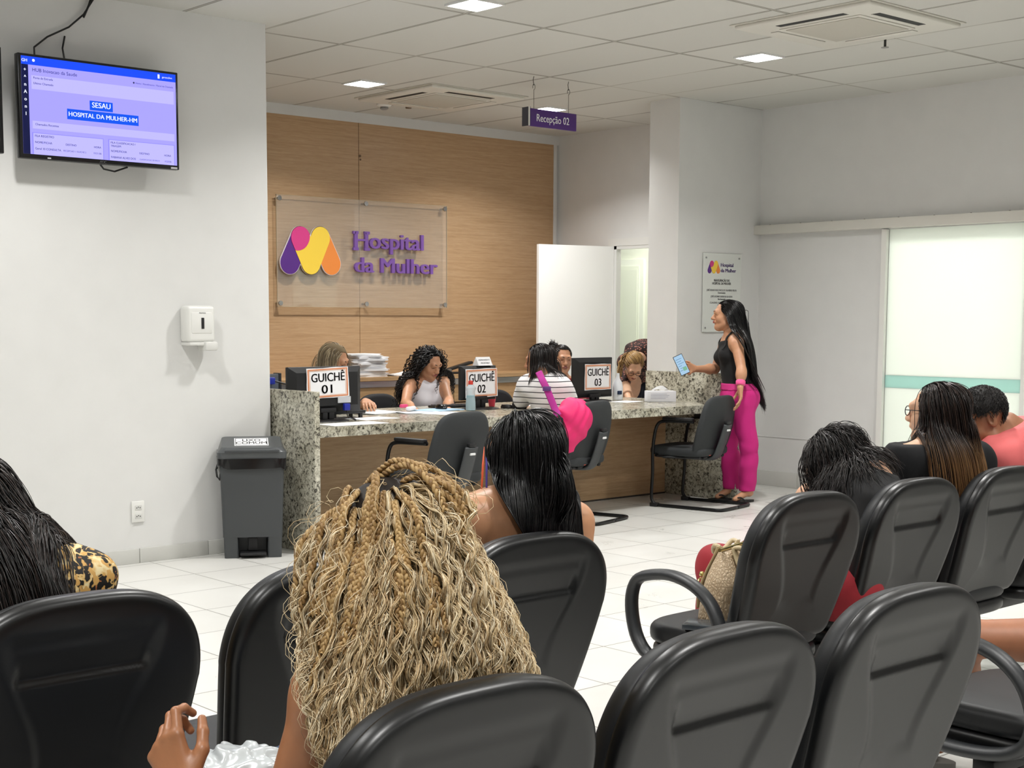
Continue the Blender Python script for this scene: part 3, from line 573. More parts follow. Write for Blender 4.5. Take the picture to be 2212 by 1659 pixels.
tag(build(MB().lathe([(.002,.028),(.028,.024),(.035,.006),(.032,0)],(7.02,7.78,CZ+.0008),20,sx=1.,sy=1.6),'computer_mouse',bk2),'black computer mouse right of monitor 02','mouse')
t=thing('keyboard','black keyboard behind the clear bottle','keyboard',(6.80,8.10,CZ)); build(MB().box((6.60,8.04,CZ+.0008),(7.03,8.18,CZ+.018),.004),'body',bk2,t)
mb=MB()
for i in range(14):
    for j in range(4): mb.box((6.615+i*.029,8.05+j*.03,CZ+.018),(6.64+i*.029,8.075+j*.03,CZ+.023),.001,seg=1)
build(mb,'keys',mat('key black','#232326',.5),t)
# bottle with blue liquid
clr=mat('clear plastic','#ffffff',.08,Transmission__Weight=1.,IOR=1.2); 
t=thing('alcohol_bottle','clear bottle with blue liquid and red cap on the desk left of monitor 02','bottle',(6.62,7.72,CZ))
c_=(6.62,7.72,CZ+.001)
build(MB().lathe([(.030,0),(.036,.004),(.035,.06),(.031,.10),(.031,.135),(.037,.155),(.036,.165),(.016,.185),(.014,.19)],c_,20),'body',mat('milky clear plastic','#dfe9ee',.15,Transmission__Weight=.55,IOR=1.3,Alpha=.75),t)
build(MB().lathe([(.030,.002),(.0345,.006),(.0335,.06),(.030,.098),(.029,.100)],c_,20),'liquid',mat('blue liquid','#a8d4de',.1,Transmission__Weight=.3,IOR=1.33),t)
build(MB().lathe([(.017,.186),(.017,.208),(.013,.214)],c_,16),'cap',mat('red cap','#c23328',.4),t)
build(MB().lathe([(.0305,.096),(.0305,.108)],c_,20),'tint_band',mat('aqua band','#3fb0bd',.3),t)
t=thing('white_spray_bottle','white plastic bottle with navy mark right of monitor 03','bottle',(8.45,8.02,CZ))
build(MB().lathe([(.040,0),(.043,.01),(.043,.10),(.036,.14),(.016,.175),(.014,.21),(.014,.215)],(8.45,8.02,CZ+.001),22),'body',mat('white bottle','#e8ebef',.3),t); build(MB().box((8.41,7.974,CZ+.045),(8.455,7.985,CZ+.075),.003),'mark',mat('navy','#1d2f50',.4),t)
# tissue / glove box
t=thing('glove_box','white cardboard dispenser box with plastic film on top, right end of the desk','box',(8.56,7.60,CZ))
a=-.62; R2=np.array([[cos(a),-sin(a),0],[sin(a),cos(a),0],[0,0,1]])
def rot(mb,o,R): return MB().add(np.concatenate(mb.v)@R.T+np.array(o),mb.f)
build(rot(MB().box((-.115,-.06,0),(.115,.06,.085),.003),(8.52,7.62,CZ+.001),R2),'carton',mat('white carton','#dcdde2',.5),t)
mb=MB()
for i,w in enumerate((.13,.15,.14,.12)): mb.box((-.09,-.0608,.062-i*.012),(-.09+w,-.0602,.0645-i*.012))
build(rot(mb,(8.52,7.62,CZ+.001),R2),'small_print',mat('bluish grey print','#8c90a6',.5),t,smooth=0)
n=7; V=[]; 
for i in range(n):
    for j in range(n): V.append(((i/(n-1)-.5)*.13,(j/(n-1)-.5)*.07,.087+.035*max(0,1-((i-3)/3)**2)*max(0,1-((j-3)/3)**2)+random.uniform(0,.012)))
build(rot(MB().add(V,[(i*n+j,(i+1)*n+j,(i+1)*n+j+1,i*n+j+1) for i in range(n-1) for j in range(n-1)]),(8.52,7.62,CZ+.001),R2),'plastic_film',mat('plastic film','#f4f6f8',.1,Alpha=.45),t)
# hand stamp / marker with pink, red holder
t=thing('correction_tape','white and pink tape dispenser lying on the papers near the woman in white','tape',(6.20,7.90,CZ+.01)); 
build(rot(MB().box((-.06,-.018,0),(.06,.018,.028),.01),(6.22,7.9,CZ+.009),np.array([[cos(.5),-sin(.5),0],[sin(.5),cos(.5),0],[0,0,1]])),'body',pw,t); build(MB().box((6.13,7.89,CZ+.03),(6.19,7.92,CZ+.055),.008),'tip',mat('pink tip','#e2497c',.4),t)
tag(build(MB().lathe([(.022,0),(.03,.07),(.028,.0705)],(7.06,7.99,CZ+.001),16),'pen_cup',mat('red cup','#b3243a',.4)),'small red cup behind the lower right of monitor 02','cup')
tag(build(MB().box((8.26,8.16,CZ+.001),(8.36,8.19,CZ+.05),.004),'card_box',mat('dark red card','#7d2238',.5)),'dark red box on the desk behind the stand of monitor 03','box')
# ---------------- black pedal bin -----------------
a=-.533; RB=np.array([[cos(a),-sin(a),0],[sin(a),cos(a),0],[0,0,1]]); OB=arr(4.5025,7.2395,0)
t=thing('pedal_bin','dark grey plastic pedal bin with LIXO COMUM label, black liner showing, against the granite','bin',tuple(OB),0)
gp=mat('dark grey plastic','#3f4244',.42,bump=.03,bs=900)
def loc(mb): return rot(mb,OB,RB)
def taper(lo0,hi0,z0,lo1,hi1,z1,mb,r=.02):
    def rr(lo,hi,z):
        P=[]
        for cx_,cy_,s in ((hi[0]-r,hi[1]-r,0),(lo[0]+r,hi[1]-r,1),(lo[0]+r,lo[1]+r,2),(hi[0]-r,lo[1]+r,3)):
            for k in range(5): an=(s+k/4)*pi/2; P.append((cx_+r*cos(an),cy_+r*sin(an),z))
        return P
    A,B=rr(lo0,hi0,z0),rr(lo1,hi1,z1); n=len(A)
    return mb.add(A+B,[tuple(range(n))[::-1],tuple(range(n,2*n))]+[(i,(i+1)%n,n+(i+1)%n,n+i) for i in range(n)])
mb=MB(); taper((-.175,0.),(.175,.20),.125,(-.19,-.012),(.19,.215),.60,mb); taper((-.168,.004),(-.085,.195),.001,(-.172,.002),(-.088,.20),.125,mb,.012); taper((.085,.004),(.168,.195),.001,(.088,.002),(.172,.20),.125,mb,.012); taper((-.09,.10),(.09,.195),.001,(-.09,.10),(.09,.2),.125,mb,.01)
build(loc(mb),'body',gp,t)
mb=MB(); taper((-.203,-.022),(.203,.222),.595,(-.205,-.024),(.205,.224),.635,mb,.03); taper((-.198,-.018),(.198,.218),.635,(-.175,.0),(.175,.20),.678,mb,.03)
V_=np.concatenate(mb.v); V_[:,2]+=np.where(V_[:,2]>.65,(V_[:,1]-.0)*.26-.018,0); mb=MB().add(V_,mb.f)
lid=build(loc(mb),'lid',mat('dark grey plastic gloss','#4c4f51',.3),t)
build(loc(MB().box((-.16,-.035,.635),(.16,-.018,.65),.004)),'lip',gp,lid)
# liner: crumpled skirt
V=[];n=64
for k in range(3):
    for i in range(n):
        th=2*pi*i/n; x=.203*np.sign(cos(th))*abs(cos(th))**.22; y=.10+.127*np.sign(sin(th))*abs(sin(th))**.22; w=.010*sin(7*th)+.008*sin(17*th+k*2)+.010*rng.random()
        V.append((x*(1+w),y+(y-.1)*w*2,.597-.028*k+ (.008*sin(5*th+1)+.01*sin(2*th) if k else 0)))
build(loc(MB().add(V,[(k*n+i,k*n+(i+1)%n,(k+1)*n+(i+1)%n,(k+1)*n+i) for k in range(2) for i in range(n)])),'bin_liner',mat('black film','#0c0c0d',.18),t,smooth=180)
build(loc(MB().tube([(-.20,.05,.56),(-.21,.03,.53),(-.205,.02,.49),(-.19,.03,.47),(-.185,.06,.50)],.006,8)),'liner_knot',mat('black film','#0c0c0d'),t)
build(loc(MB().box((-.078,-.03,.018),(.078,.08,.036),.006)),'pedal',bk2,t); build(loc(MB().box((-.028,.03,.04),(.028,.07,.12),.004)),'pedal_rod',bk2,t)
q=thing('bin_label','white LIXO COMUM label on the lid of the bin','label',tuple(OB+RB@arr(0,.09,.679)))
def onlid(x,y): return arr(x,y,.6785+.0006)
def tl(mb):
    V_=np.concatenate(mb.v); V_[:,2]+=V_[:,1]*.26-.018; return loc(MB().add(V_,mb.f))
build(tl(MB().box((-.10,.035,.6785),(.10,.165,.6795))),'card',pw,q,smooth=0)
mb=MB()
for (x0,y0,x1,y1) in ((-.094,.04,.094,.044),(-.094,.156,.094,.16),(-.094,.04,-.091,.16),(.091,.04,.094,.16)): mb.box((x0,y0,.6796),(x1,y1,.6799))
for tx,yy in (('LIXO',.125),('COMUM',.078)): 
    V,F=text_mesh(tx,.058,(0,0,0),(1,0,0),(0,1,0),0,.015); V[:,0]*=.85; mb.add(V+arr(0,yy,.6800),F)
build(tl(mb),'lettering',lt,q,smooth=0)
# ---------------- waiting bench seats -----------------
blk_sh=mat('black plastic shell','#07080a',.36,bump=.05,bs=1500,spec=.5); blk_cu=mat('black leatherette','#111316',.5,bump=.08,bs=1200)
def outline(n=120,sx=1.,t0=0.):
    P=[]
    nt=int(n*.5)
    for k in range(nt+1):
        ph=pi*k/nt; c,s_=cos(ph),sin(ph); P.append((.262*np.sign(c)*abs(c)**(2/3.1),.29+.192*abs(s_)**(2/2.3)))
    side=[(-.262+.042*(1-h/.30)**1.2,h) for h in np.linspace(.28,.05,12)]
    P+=side; cx_=-.262+.042*(1-.05/.3)**1.2+.035
    for k in range(1,6): an=pi+pi/2*k/5; P.append((cx_+.035*cos(an)+.0,.045+.035*sin(an)))
    L=P[nt+1:]; P+= [( -.08,.008),(0,.006),(.08,.008)]
    P+= [(-x,h) for x,h in L[::-1]]
    return np.array(P)
def sst(a,b,x): 
    t_=np.clip((x-a)/(b-a),0,1); return t_*t_*(3-2*t_)
LEAN=.13
def bplane(h): return LEAN*(1-h/.48)**1.3
def backdisp(x,h):
    wr=.088+.075*sst(.16,.40,h); d=.0065*(1-sst(wr-.020,wr+.010,np.abs(x)))*(1-sst(.395,.43,h))*sst(-.02,.05,h)*(.5+.5*sst(-.05,.3,h))
    gx=1-sst(.128,.14,np.abs(x)); d=d+.010*gx*np.clip((h-.319)/.014,0,1)*np.clip((.385-h)/.055,0,1)
    return d
def waiting_back():
    O=outline(); c=arr(0,.24); n=len(O)
    def rings(spec,disp):
        V=[]
        for s,y in spec:
            Pp=c+(O-c)*s; x,h=Pp[:,0],Pp[:,1]; hh=np.clip(h,0,.48)
            yy=bplane(hh)+y+(disp(x,h) if disp else 0)-.018*(x/.25)**2*0; V.append(np.stack([x,yy-.02*(1-(x/.25)**2)*(0 if disp is None else -.35),h*1.04+.397],1))
        F=[(k*n+i,k*n+(i+1)%n,(k+1)*n+(i+1)%n,(k+1)*n+i) for k in range(len(spec)-1) for i in range(n)]; V=np.concatenate(V)
        return V,F
    ss=list(np.linspace(0.004,.90,40)); spec=[(s,0.) for s in ss]+[(.93,.0008),(.955,.003),(.975,.007),(.99,.014),(.998,.022),(1.,.032),(.998,.037),(.985,.039)]
    V,F=rings(spec,backdisp); F.append(tuple(range(n))[::-1]) 
    sh=MB().add(V,[tuple(f) for f in F])
    spec=[(.97,.036),(.982,.040),(.990,.047),(.992,.056),(.985,.068),(.96,.080),(.92,.087),(.80,.092),(.6,.088),(.4,.082),(.2,.079),(.004,.078)]
    V,F=rings(spec,None); F.append(tuple(len(spec)*n-n+i for i in range(n))); cu=MB().add(V,F)
    return sh,cu
def sup(rx,ry,z0,z1,cy,mb,e=4.,r=.03,nr=5,n=56):
    V=[];spec=[(1-r/rx*(1-cos(a)),z0+r*.8*(1-sin(a))) for a in np.linspace(0,pi/2,nr)]
    prof=[(.05,z0)]+[(1-.10*(1-sin(a)),z0+ (z1-z0)*.35*(1-cos(a))) for a in np.linspace(0,pi/2,nr)]+[(1-.12*(1-cos(a)),z1-(z1-z0)*.4*(1-sin(a))) for a in np.linspace(0,pi/2,nr)]+[(.5,z1+.004),(.05,z1)]
    for s,z in prof:
        for i in range(n):
            th=2*pi*i/n; V.append((rx*s*np.sign(cos(th))*abs(cos(th))**(2/e),cy+ry*s*np.sign(sin(th))*abs(sin(th))**(2/e),z))
    k=len(prof); return mb.add(V,[(a*n+i,a*n+(i+1)%n,(a+1)*n+(i+1)%n,(a+1)*n+i) for a in range(k-1) for i in range(n)]+[tuple(range(n))[::-1],tuple((k-1)*n+i for i in range(n))])
def arm_loop(x):
    pts=[(.50,.40),(.525,.47),(.528,.54),(.505,.592),(.45,.615),(.36,.625),(.27,.605),(.205,.56),(.17,.50),(.162,.44),(.185,.385),(.25,.355),(.36,.345),(.45,.355)]
    # smooth closed curve
    P=np.array(pts); n=len(P); Q=[]
    for i in range(n):
        p0,p1,p2,p3=P[i-1],P[i],P[(i+1)%n],P[(i+2)%n]
        for u in (0,.25,.5,.75): Q.append(.5*((2*p1)+(-p0+p2)*u+(2*p0-5*p1+4*p2-p3)*u*u+(-p0+3*p1-3*p2+p3)*u**3))
    return MB().tube([(x,y,z) for y,z in Q],.018,12,closed=True,sy=1.45,up=(1,0,0))
sh,cu=waiting_back(); proto=None
def waiting_seat(x,y,rz,label,arms=(0,0)):
    global proto
    if proto is None:
        t=thing('waiting_chair',label,'chair',(0,0,0),0,'black moulded waiting chairs on beams')
        build(sh,'backrest_shell',blk_sh,t,180); build(cu,'backrest_cushion',blk_cu,t,180)
        build(sup(.245,.21,.385,.452,.332,MB()),'seat_cushion',blk_cu,t,180); build(sup(.238,.205,.335,.388,.327,MB()),'seat_shell',blk_sh,t,180)
        build(MB().tube([(0,.30,.345),(0,.24,.345),(0,.20,.37),(0,.185,.42),(0,.18,.44)],.022,10,sy=.45,up=(0,0,1)).box((-.07,.22,.325),(.07,.40,.345),.004),'back_bracket',mat('black steel','#131314',.4,.4),t)
        proto=t; t.location=(x,y,0); t.rotation_euler=(0,0,rz)
        r=t
    else: r=dup(proto,(x,y,0),rz,label)
    for c in list(r.children):
        if c.name.startswith('arm'): bpy.data.objects.remove(c)
    for s,on in ((-1,arms[0]),(1,arms[1])):
        if on: build(arm_loop(s*.272),'armrest',mat('black rubbery plastic','#232527',.42,bump=.1,bs=1500),r,180,local=True)
    return r
PROTO_DONE=False
def beam(x0,x1,y,label,legs):
    t=thing('bench_beam',label,'bench frame',((x0+x1)/2,y,0)); bs_=mat('black steel','#131314')
    build(MB().box((x0,y-.03,.285),(x1,y+.03,.325),.004),'beam',bs_,t)
    for x in legs:
        l=build(MB().box((x-.03,y-.02,.05),(x+.03,y+.02,.285),.004),'leg',bs_,t); build(MB().box((x-.03,y-.25,.022),(x+.03,y+.25,.052),.01).box((x-.02,y-.24,0.001),(x+.02,y-.20,.022)).box((x-.02,y+.20,0.001),(x+.02,y+.24,.022)),'foot_bar',bs_,l)
rows=[(2.385,2.50,0,'black waiting chair holding the woman with straight black hair',(0,1)),
 (1.79,2.50,0,'empty black waiting chair left of the blonde braided hair',(0,0)),(1.195,2.50,0,'black waiting chair in the lower left corner under the leopard-print top',(0,0)),
 (1.325,1.50,0,'nearest black chair at bottom centre, under the blonde hair',(1,0)),(1.90,1.50,0,'empty black chair in the front row at bottom, left of the two right ones',(0,0)),(2.475,1.50,0,'empty black chair, rightmost of the nearest bench',(0,0)),
 (3.615,2.57,0,'black chair with left armrest holding the beige handbag',(1,0)),(4.21,2.57,0,'black chair behind the woman with short curly dark hair',(0,0)),(4.80,2.57,0,'black chair behind the woman with glasses',(0,0)),(5.39,2.57,0,'black chair of the man in the coral shirt at the right edge',(0,1)),
 (3.49,1.50,0,'black chair at the lower right corner with empty seat and left armrest',(1,0)),(4.08,1.50,0,'black chair of the seated man in shorts beyond the right edge',(0,1))]
for i,(x,y,rz,lb,arms) in enumerate(rows):
    if i==0: waiting_seat(x,y,rz,lb,(0,0))
    else: waiting_seat(x,y,rz,lb,arms)
beam(.95,2.65,2.80,'black steel beam of the middle left bench',(1.5,2.1)); beam(1.08,2.74,1.80,'black steel beam of the nearest bench',(1.6,2.2)); beam(3.35,5.66,2.87,'black steel beam of the right bench',(3.9,4.95)); beam(3.24,4.34,1.80,'black steel beam of the bench in the lower right corner',(3.42,4.1))
# ---------------- visitor chairs at the desk -----------------
gp2=mat('grey fabric back','#292c2e',.75,bump=.15,bs=900); gp3=mat('dark grey bracket plastic','#393c3e',.5); bs_=mat('black steel','#131314')
def vback():
    n=80; th=np.linspace(0,2*pi,n,endpoint=False); 
    O=[]
    for a in th:
        c,s_=cos(a),sin(a); x=np.sign(c)*abs(c)**(2/4.2); h=np.sign(s_)*abs(s_)**(2/4.2); w=.262-.035*max(0,h)-.012*max(0,-h)**2; O.append((x*w,.225+.225*h))
    O=np.array(O); c=arr(0,.225); V=[]; spec=[(.01,0),(.3,0),(.6,0),(.85,0),(.94,.003),(.985,.010),(1.,.022),(.985,.036),(.94,.046),(.8,.052),(.5,.045),(.01,.04)]
    for s,y in spec:
        P=c+(O-c)*s; hh=P[:,1]; V.append(np.stack([P[:,0],-.20+y+.12*(1-hh/.45)+.03*(P[:,0]/.23)**2+.035*((hh-.2)/.25)**2-.03,hh*1.07+.372],1))
    F=[(k*n+i,k*n+(i+1)%n,(k+1)*n+(i+1)%n,(k+1)*n+i) for k in range(len(spec)-1) for i in range(n)]+[tuple(range(n))[::-1],tuple((len(spec)-1)*n+i for i in range(n))]
    return MB().add(np.concatenate(V),F)
def smooth_path(P,k=5):
    P=np.array(P,float); Q=[]
    n=len(P)
    for i in range(n-1):
        p0,p1,p2,p3=P[max(0,i-1)],P[i],P[i+1],P[min(n-1,i+2)]
        for u in np.arange(k)/k: Q.append(.5*((2*p1)+(-p0+p2)*u+(2*p0-5*p1+4*p2-p3)*u*u+(-p0+3*p1-3*p2+p3)*u**3))
    Q.append(P[-1]); return np.array(Q)
V0=thing('visitor_chair','grey cantilever visitor chair at the right end of the desk, held by the standing woman','chair',(8.385,7.07,0),.20,'grey visitor chairs facing the desk')
build(vback(),'backrest',gp2,V0,180,True)
build(sup(.245,.235,.395,.465,.11,MB(),6.),'seat',gp2,V0,180,True)
build(MB().box((-.2,-.09,.375),(.2,.30,.398),.01),'seat_pan',bk2,V0,local=True)
br=build(MB().tube(smooth_path([(0,.08,.375),(0,-.06,.372),(0,-.125,.39),(0,-.16,.46),(0,-.195,.56),(0,-.218,.635)]),.058,14,sy=.30,up=(0,0,1)),'back_bracket',gp3,V0,180,True)
build(MB().box((-.022,-.232,.585),(.022,-.218,.60),.003),'badge',mat('white badge','#dedede',.4),br,local=True)
build(MB().box((-.03,-.232,.635),(.03,-.20,.66),.006),'recess',bk2,br,local=True)
build(MB().box((-.10,-.12,.40),(-.07,-.10,.415),.003),'tag',mat('orange tag','#c5492b',.5),V0,local=True)
pth=lambda s:[(s*.20,-.02,.385),(s*.235,.06,.385),(s*.25,.16,.39)]
for s in (-1,1):
    build(MB().tube(smooth_path([(s*.22,-.05,.66),(s*.235,.08,.66),(s*.245,.20,.655),(s*.248,.25,.62),(s*.248,.275,.52),(s*.248,.285,.40),(s*.245,.285,.25),(s*.24,.295,.10),(s*.24,.285,.04),(s*.24,.24,.016),(s*.24,.10,.014),(s*.24,-.20,.014),(s*.235,-.27,.014),(s*.19,-.30,.014),(s*0,-.305,.014)]),.0125,10),'frame_tube',bs_,V0,180,True)
    build(MB().box((s*.245-.022,-.06,.665),(s*.245+.022,.20,.69),.01),'armrest',bk2,V0,local=True)
    build(MB().box((s*.24-.02,.235,.001),(s*.24+.02,.30,.03),.004),'glide',bk2,V0,local=True)
build(MB().tube([(-.25,.25,.40),(.25,.25,.40)],.011,8).tube([(-.24,.20,.385),(-.15,-.1,.385)],.011,8).tube([(.24,.20,.385),(.15,-.1,.385)],.011,8),'cross_tube',bs_,V0,local=True)
dup(V0,(7.15,7.18,0),.26,'grey cantilever visitor chair next to the pink bag, middle of the three at the desk')
dup(V0,(5.68,6.86,0),.12,'grey cantilever visitor chair left of the long black hair, leftmost at the desk')
# ---------------- office chairs behind the desk -----------------
O1=thing('office_chair','black office chair just left of the curly haired woman in white','chair',(6.40,8.92,0),pi+.3,'black office chairs behind the desk')
ob=mat('black fabric','#1b1b1d',.8)
q=sup(.22,.24,0,.06,0,MB(),3.); V=np.concatenate(q.v); V=np.stack([V[:,0],-.24+V[:,2]-.05*(V[:,1]/.24)**2*0,.58+V[:,1]],1); build(MB().add(V,[f[::-1] for f in q.f]),'backrest',ob,O1,180,True)
build(sup(.24,.24,.42,.50,.02,MB(),3.),'seat',ob,O1,180,True); build(MB().tube([(0,0,.42),(0,0,.08)],.03,12).tube(smooth_path([(0,-.05,.42),(0,-.24,.42),(0,-.28,.5),(0,-.27,.6)]),.02,8),'column',bs_,O1,local=True)
for k in range(5):
    an=2*pi*k/5; l=build(MB().tube([(0,0,.11),(.28*cos(an),.28*sin(an),.07)],[.03,.018],8),'base_arm',bs_,O1,local=True); build(MB().lathe([(.02,.002),(.03,.02),(.02,.055)],(.28*cos(an),.28*sin(an),0),12),'caster',bk2,l,local=True)
dup(O1,(6.93,9.02,0),pi,'black office chair under the curly haired woman in white'); dup(O1,(7.44,9.0,0),pi-.2,'black office chair between the woman in white and the placard monitor'); dup(O1,(8.06,9.0,0),pi-.3,'black office chair behind the woman in the striped shirt')
dup(O1,(8.30,8.95,0),pi,'black office chair of the woman with the hair bun') if 0 else None
dup(O1,(5.80,8.85,0),pi-.2,'black office chair of the receptionist behind the widest monitor')
# ---------------- organic bodies: distance fields meshed into one skin -----------------
def nrm(v): v=np.array(v,float); return v/(np.linalg.norm(v)+1e-12)
class SD:
    def __init__(s): s.P=[]
    def cap(s,a,b,ra,rb=None,k=.02,op=0,tag=''):
        a=np.array(a,float);b=np.array(b,float); rb=ra if rb is None else rb
        s.P.append((0,a,b,ra,rb,k,op,(a+b)/2,np.linalg.norm(b-a)/2+max(ra,rb),tag)); return s
    def ell(s,c,r,R=None,k=.02,op=0,tag=''):
        r=np.array(r,float)*np.ones(3); s.P.append((1,np.array(c,float),np.eye(3) if R is None else np.array(R),r,0,k,op,np.array(c,float),max(r),tag)); return s
    def sub(s,*tags):
        q=SD(); q.P=[p for p in s.P if any(p[9].startswith(t) for t in tags)]; return q
    def __call__(s,X,cull=.12):
        d=np.full(len(X),.4)
        for kind,a,b,ra,rb,k,op,c,rad,_ in s.P:
            m=np.einsum('ij,ij->i',X-c,X-c)<(rad+cull)**2
            if not m.any(): continue
            x=X[m]
            if kind==0:
                ab=b-a; t=np.clip(((x-a)@ab)/(ab@ab+1e-12),0,1); e=x-a-t[:,None]*ab; dd=np.sqrt((e*e).sum(1))-(ra+(rb-ra)*t)
            else:
                y=(x-a)@b; k0=np.sqrt(((y/ra)**2).sum(1)); k1=np.sqrt(((y/ra**2)**2).sum(1)); dd=k0*(k0-1)/(k1+1e-9)
                dd=np.where(k0<1e-3,-ra.min(),dd)
            o=d[m]
            if op: o=-o
            h=np.clip(.5+.5*(o-dd)/k,0,1); n=dd*h+o*(1-h)-k*h*(1-h)
            d[m]=-n if op else n
        return d
def grad(f,X,e=.003):
    g=np.stack([f(X+np.eye(3)[i]*e)-f(X-np.eye(3)[i]*e) for i in range(3)],1); return g/(np.linalg.norm(g,axis=1)[:,None]+1e-9)
def sdf_mesh(f,lo,hi,h,newton=True):
    lo=np.array(lo,float);hi=np.array(hi,float); B=4; nb=np.ceil((hi-lo)/h/B).astype(int)+1; n=nb*B
    ib=np.stack(np.meshgrid(*[np.arange(k) for k in nb],indexing='ij'),-1).reshape(-1,3); cen=lo+(ib*B+1.5)*h
    v=f(cen); D=np.repeat(np.repeat(np.repeat(v.reshape(nb),B,0),B,1),B,2)
    act=ib[np.abs(v)<h*B*.87*1.25+.012]
    off=np.stack(np.meshgrid(*[np.arange(B)]*3,indexing='ij'),-1).reshape(-1,3)
    I=(act[:,None,:]*B+off[None]).reshape(-1,3)
    if len(I)==0: return np.zeros((0,3)),np.zeros((0,4),int)
    D[I[:,0],I[:,1],I[:,2]]=f(lo+I*h)
    S=D<0; c=sum(S[a:n[0]-1+a,b:n[1]-1+b,e:n[2]-1+e].astype(int) for a in (0,1) for b in (0,1) for e in (0,1))
    mx=np.argwhere((c>0)&(c<8)); idx=-np.ones(tuple(n-1),int); idx[mx[:,0],mx[:,1],mx[:,2]]=np.arange(len(mx))
    acc=np.zeros((len(mx),3)); cnt=np.zeros(len(mx))
    for ax in range(3):
        o1,o2=[k for k in range(3) if k!=ax]
        for u in (0,1):
            for w in (0,1):
                A=mx.copy(); A[:,o1]+=u; A[:,o2]+=w; Bq=A.copy(); Bq[:,ax]+=1
                da=D[A[:,0],A[:,1],A[:,2]]; db=D[Bq[:,0],Bq[:,1],Bq[:,2]]; m=(da<0)!=(db<0); t=np.where(m,da/(da-db+1e-15),0)
                p=A.astype(float); p[:,ax]+=t; acc[m]+=p[m]; cnt[m]+=1
    V=lo+acc/cnt[:,None]*h
    Fs=[]
    for ax in range(3):
        o1,o2=[k for k in range(3) if k!=ax]
        sl=[slice(1,n[k]-1) for k in range(3)]; sl[ax]=slice(0,n[ax]-1); sh=list(sl); sh[ax]=slice(1,n[ax])
        a=S[tuple(sl)]; b=S[tuple(sh)]; E=np.argwhere(a!=b); base=np.array([1,1,1]); base[ax]=0; E=E+base
        q=[]
        for du,dw in ((0,0),(1,0),(1,1),(0,1)):
            Cc=E.copy(); Cc[:,o1]-=du; Cc[:,o2]-=dw; q.append(idx[Cc[:,0],Cc[:,1],Cc[:,2]])
        q=np.stack(q,1); flip=S[E[:,0],E[:,1],E[:,2]]; 
        if ax==1: flip=~flip
        q[~flip]=q[~flip][:,::-1]; Fs.append(q[(q>=0).all(1)])
    F=np.concatenate(Fs)
    if newton and len(V):
        g=grad(f,V,h*.5); d=f(V); V=V-g*np.clip(d,-h,h)[:,None]*.9
    return V,F
def fast(name,V,F,m,parent,smooth=True,base=None):
    "large quad mesh as one part, world coordinates"
    if base is None: base=wloc(parent) if parent is not None else np.zeros(3)
    V=np.ascontiguousarray(V-base,dtype=np.float32); F=np.ascontiguousarray(F,dtype=np.int32); k=F.shape[1]
    me=bpy.data.meshes.new(name); me.vertices.add(len(V)); me.vertices.foreach_set('co',V.ravel())
    me.loops.add(F.size); me.loops.foreach_set('vertex_index',F.ravel()); me.polygons.add(len(F)); me.polygons.foreach_set('loop_start',np.arange(0,F.size,k,dtype=np.int32))
    if smooth: me.polygons.foreach_set('use_smooth',np.ones(len(F),bool))
    me.materials.append(m); me.update(calc_edges=True); me.validate(); o=bpy.data.objects.new(name,me); C.objects.link(o)
    if parent is not None: o.parent=parent
    else: o.location=base
    return o
def rotm(a,ang):
    a=nrm(a); K=np.array([[0,-a[2],a[1]],[a[2],0,-a[0]],[-a[1],a[0],0]]); return np.eye(3)+sin(ang)*K+(1-cos(ang))*K@K
def skin(name,col,rough=.5):
    if name in MC: return MC[name]
    N=NT(name); tc=N.n('ShaderNodeTexCoord'); a=N.n('ShaderNodeTexNoise',Scale=22.,Detail=4.); N.l(tc,'Object',a,0); h=hx(col)
    r=N.ramp(a,'Fac',[(.3,tuple(c*.90 for c in h[:3])+(1,)),(.7,tuple(min(1,c*1.07) for c in h[:3])+(1,))]); N.l(r,0,N.b,'Base Color')
    b=N.n('ShaderNodeTexNoise',Scale=420.,Detail=2.); N.l(tc,'Object',b,0); N.bump(b,'Fac',.12,.001)
    N.b.inputs['Roughness'].default_value=rough; N.b.inputs['Subsurface Weight'].default_value=.12; N.b.inputs['Subsurface Radius'].default_value=(.012,.005,.003); N.b.inputs['Subsurface Scale'].default_value=1.
    MC[name]=N.m; return N.m
def hair_mat(name,stops,rough=.38,spec=.5,tip=None):
    if name in MC: return MC[name]
    N=NT(name); g=N.n('ShaderNodeNewGeometry'); r=N.ramp(g,'Random Per Island',stops); N.l(r,0,N.b,'Base Color'); N.b.inputs['Roughness'].default_value=rough; N.b.inputs['Specular IOR Level'].default_value=spec
    MC[name]=N.m; return N.m
def cloth(name,col,rough=.85,bump=.25,bs=500,**k): return mat(name,col,rough,bump=bump,bs=bs,**k)
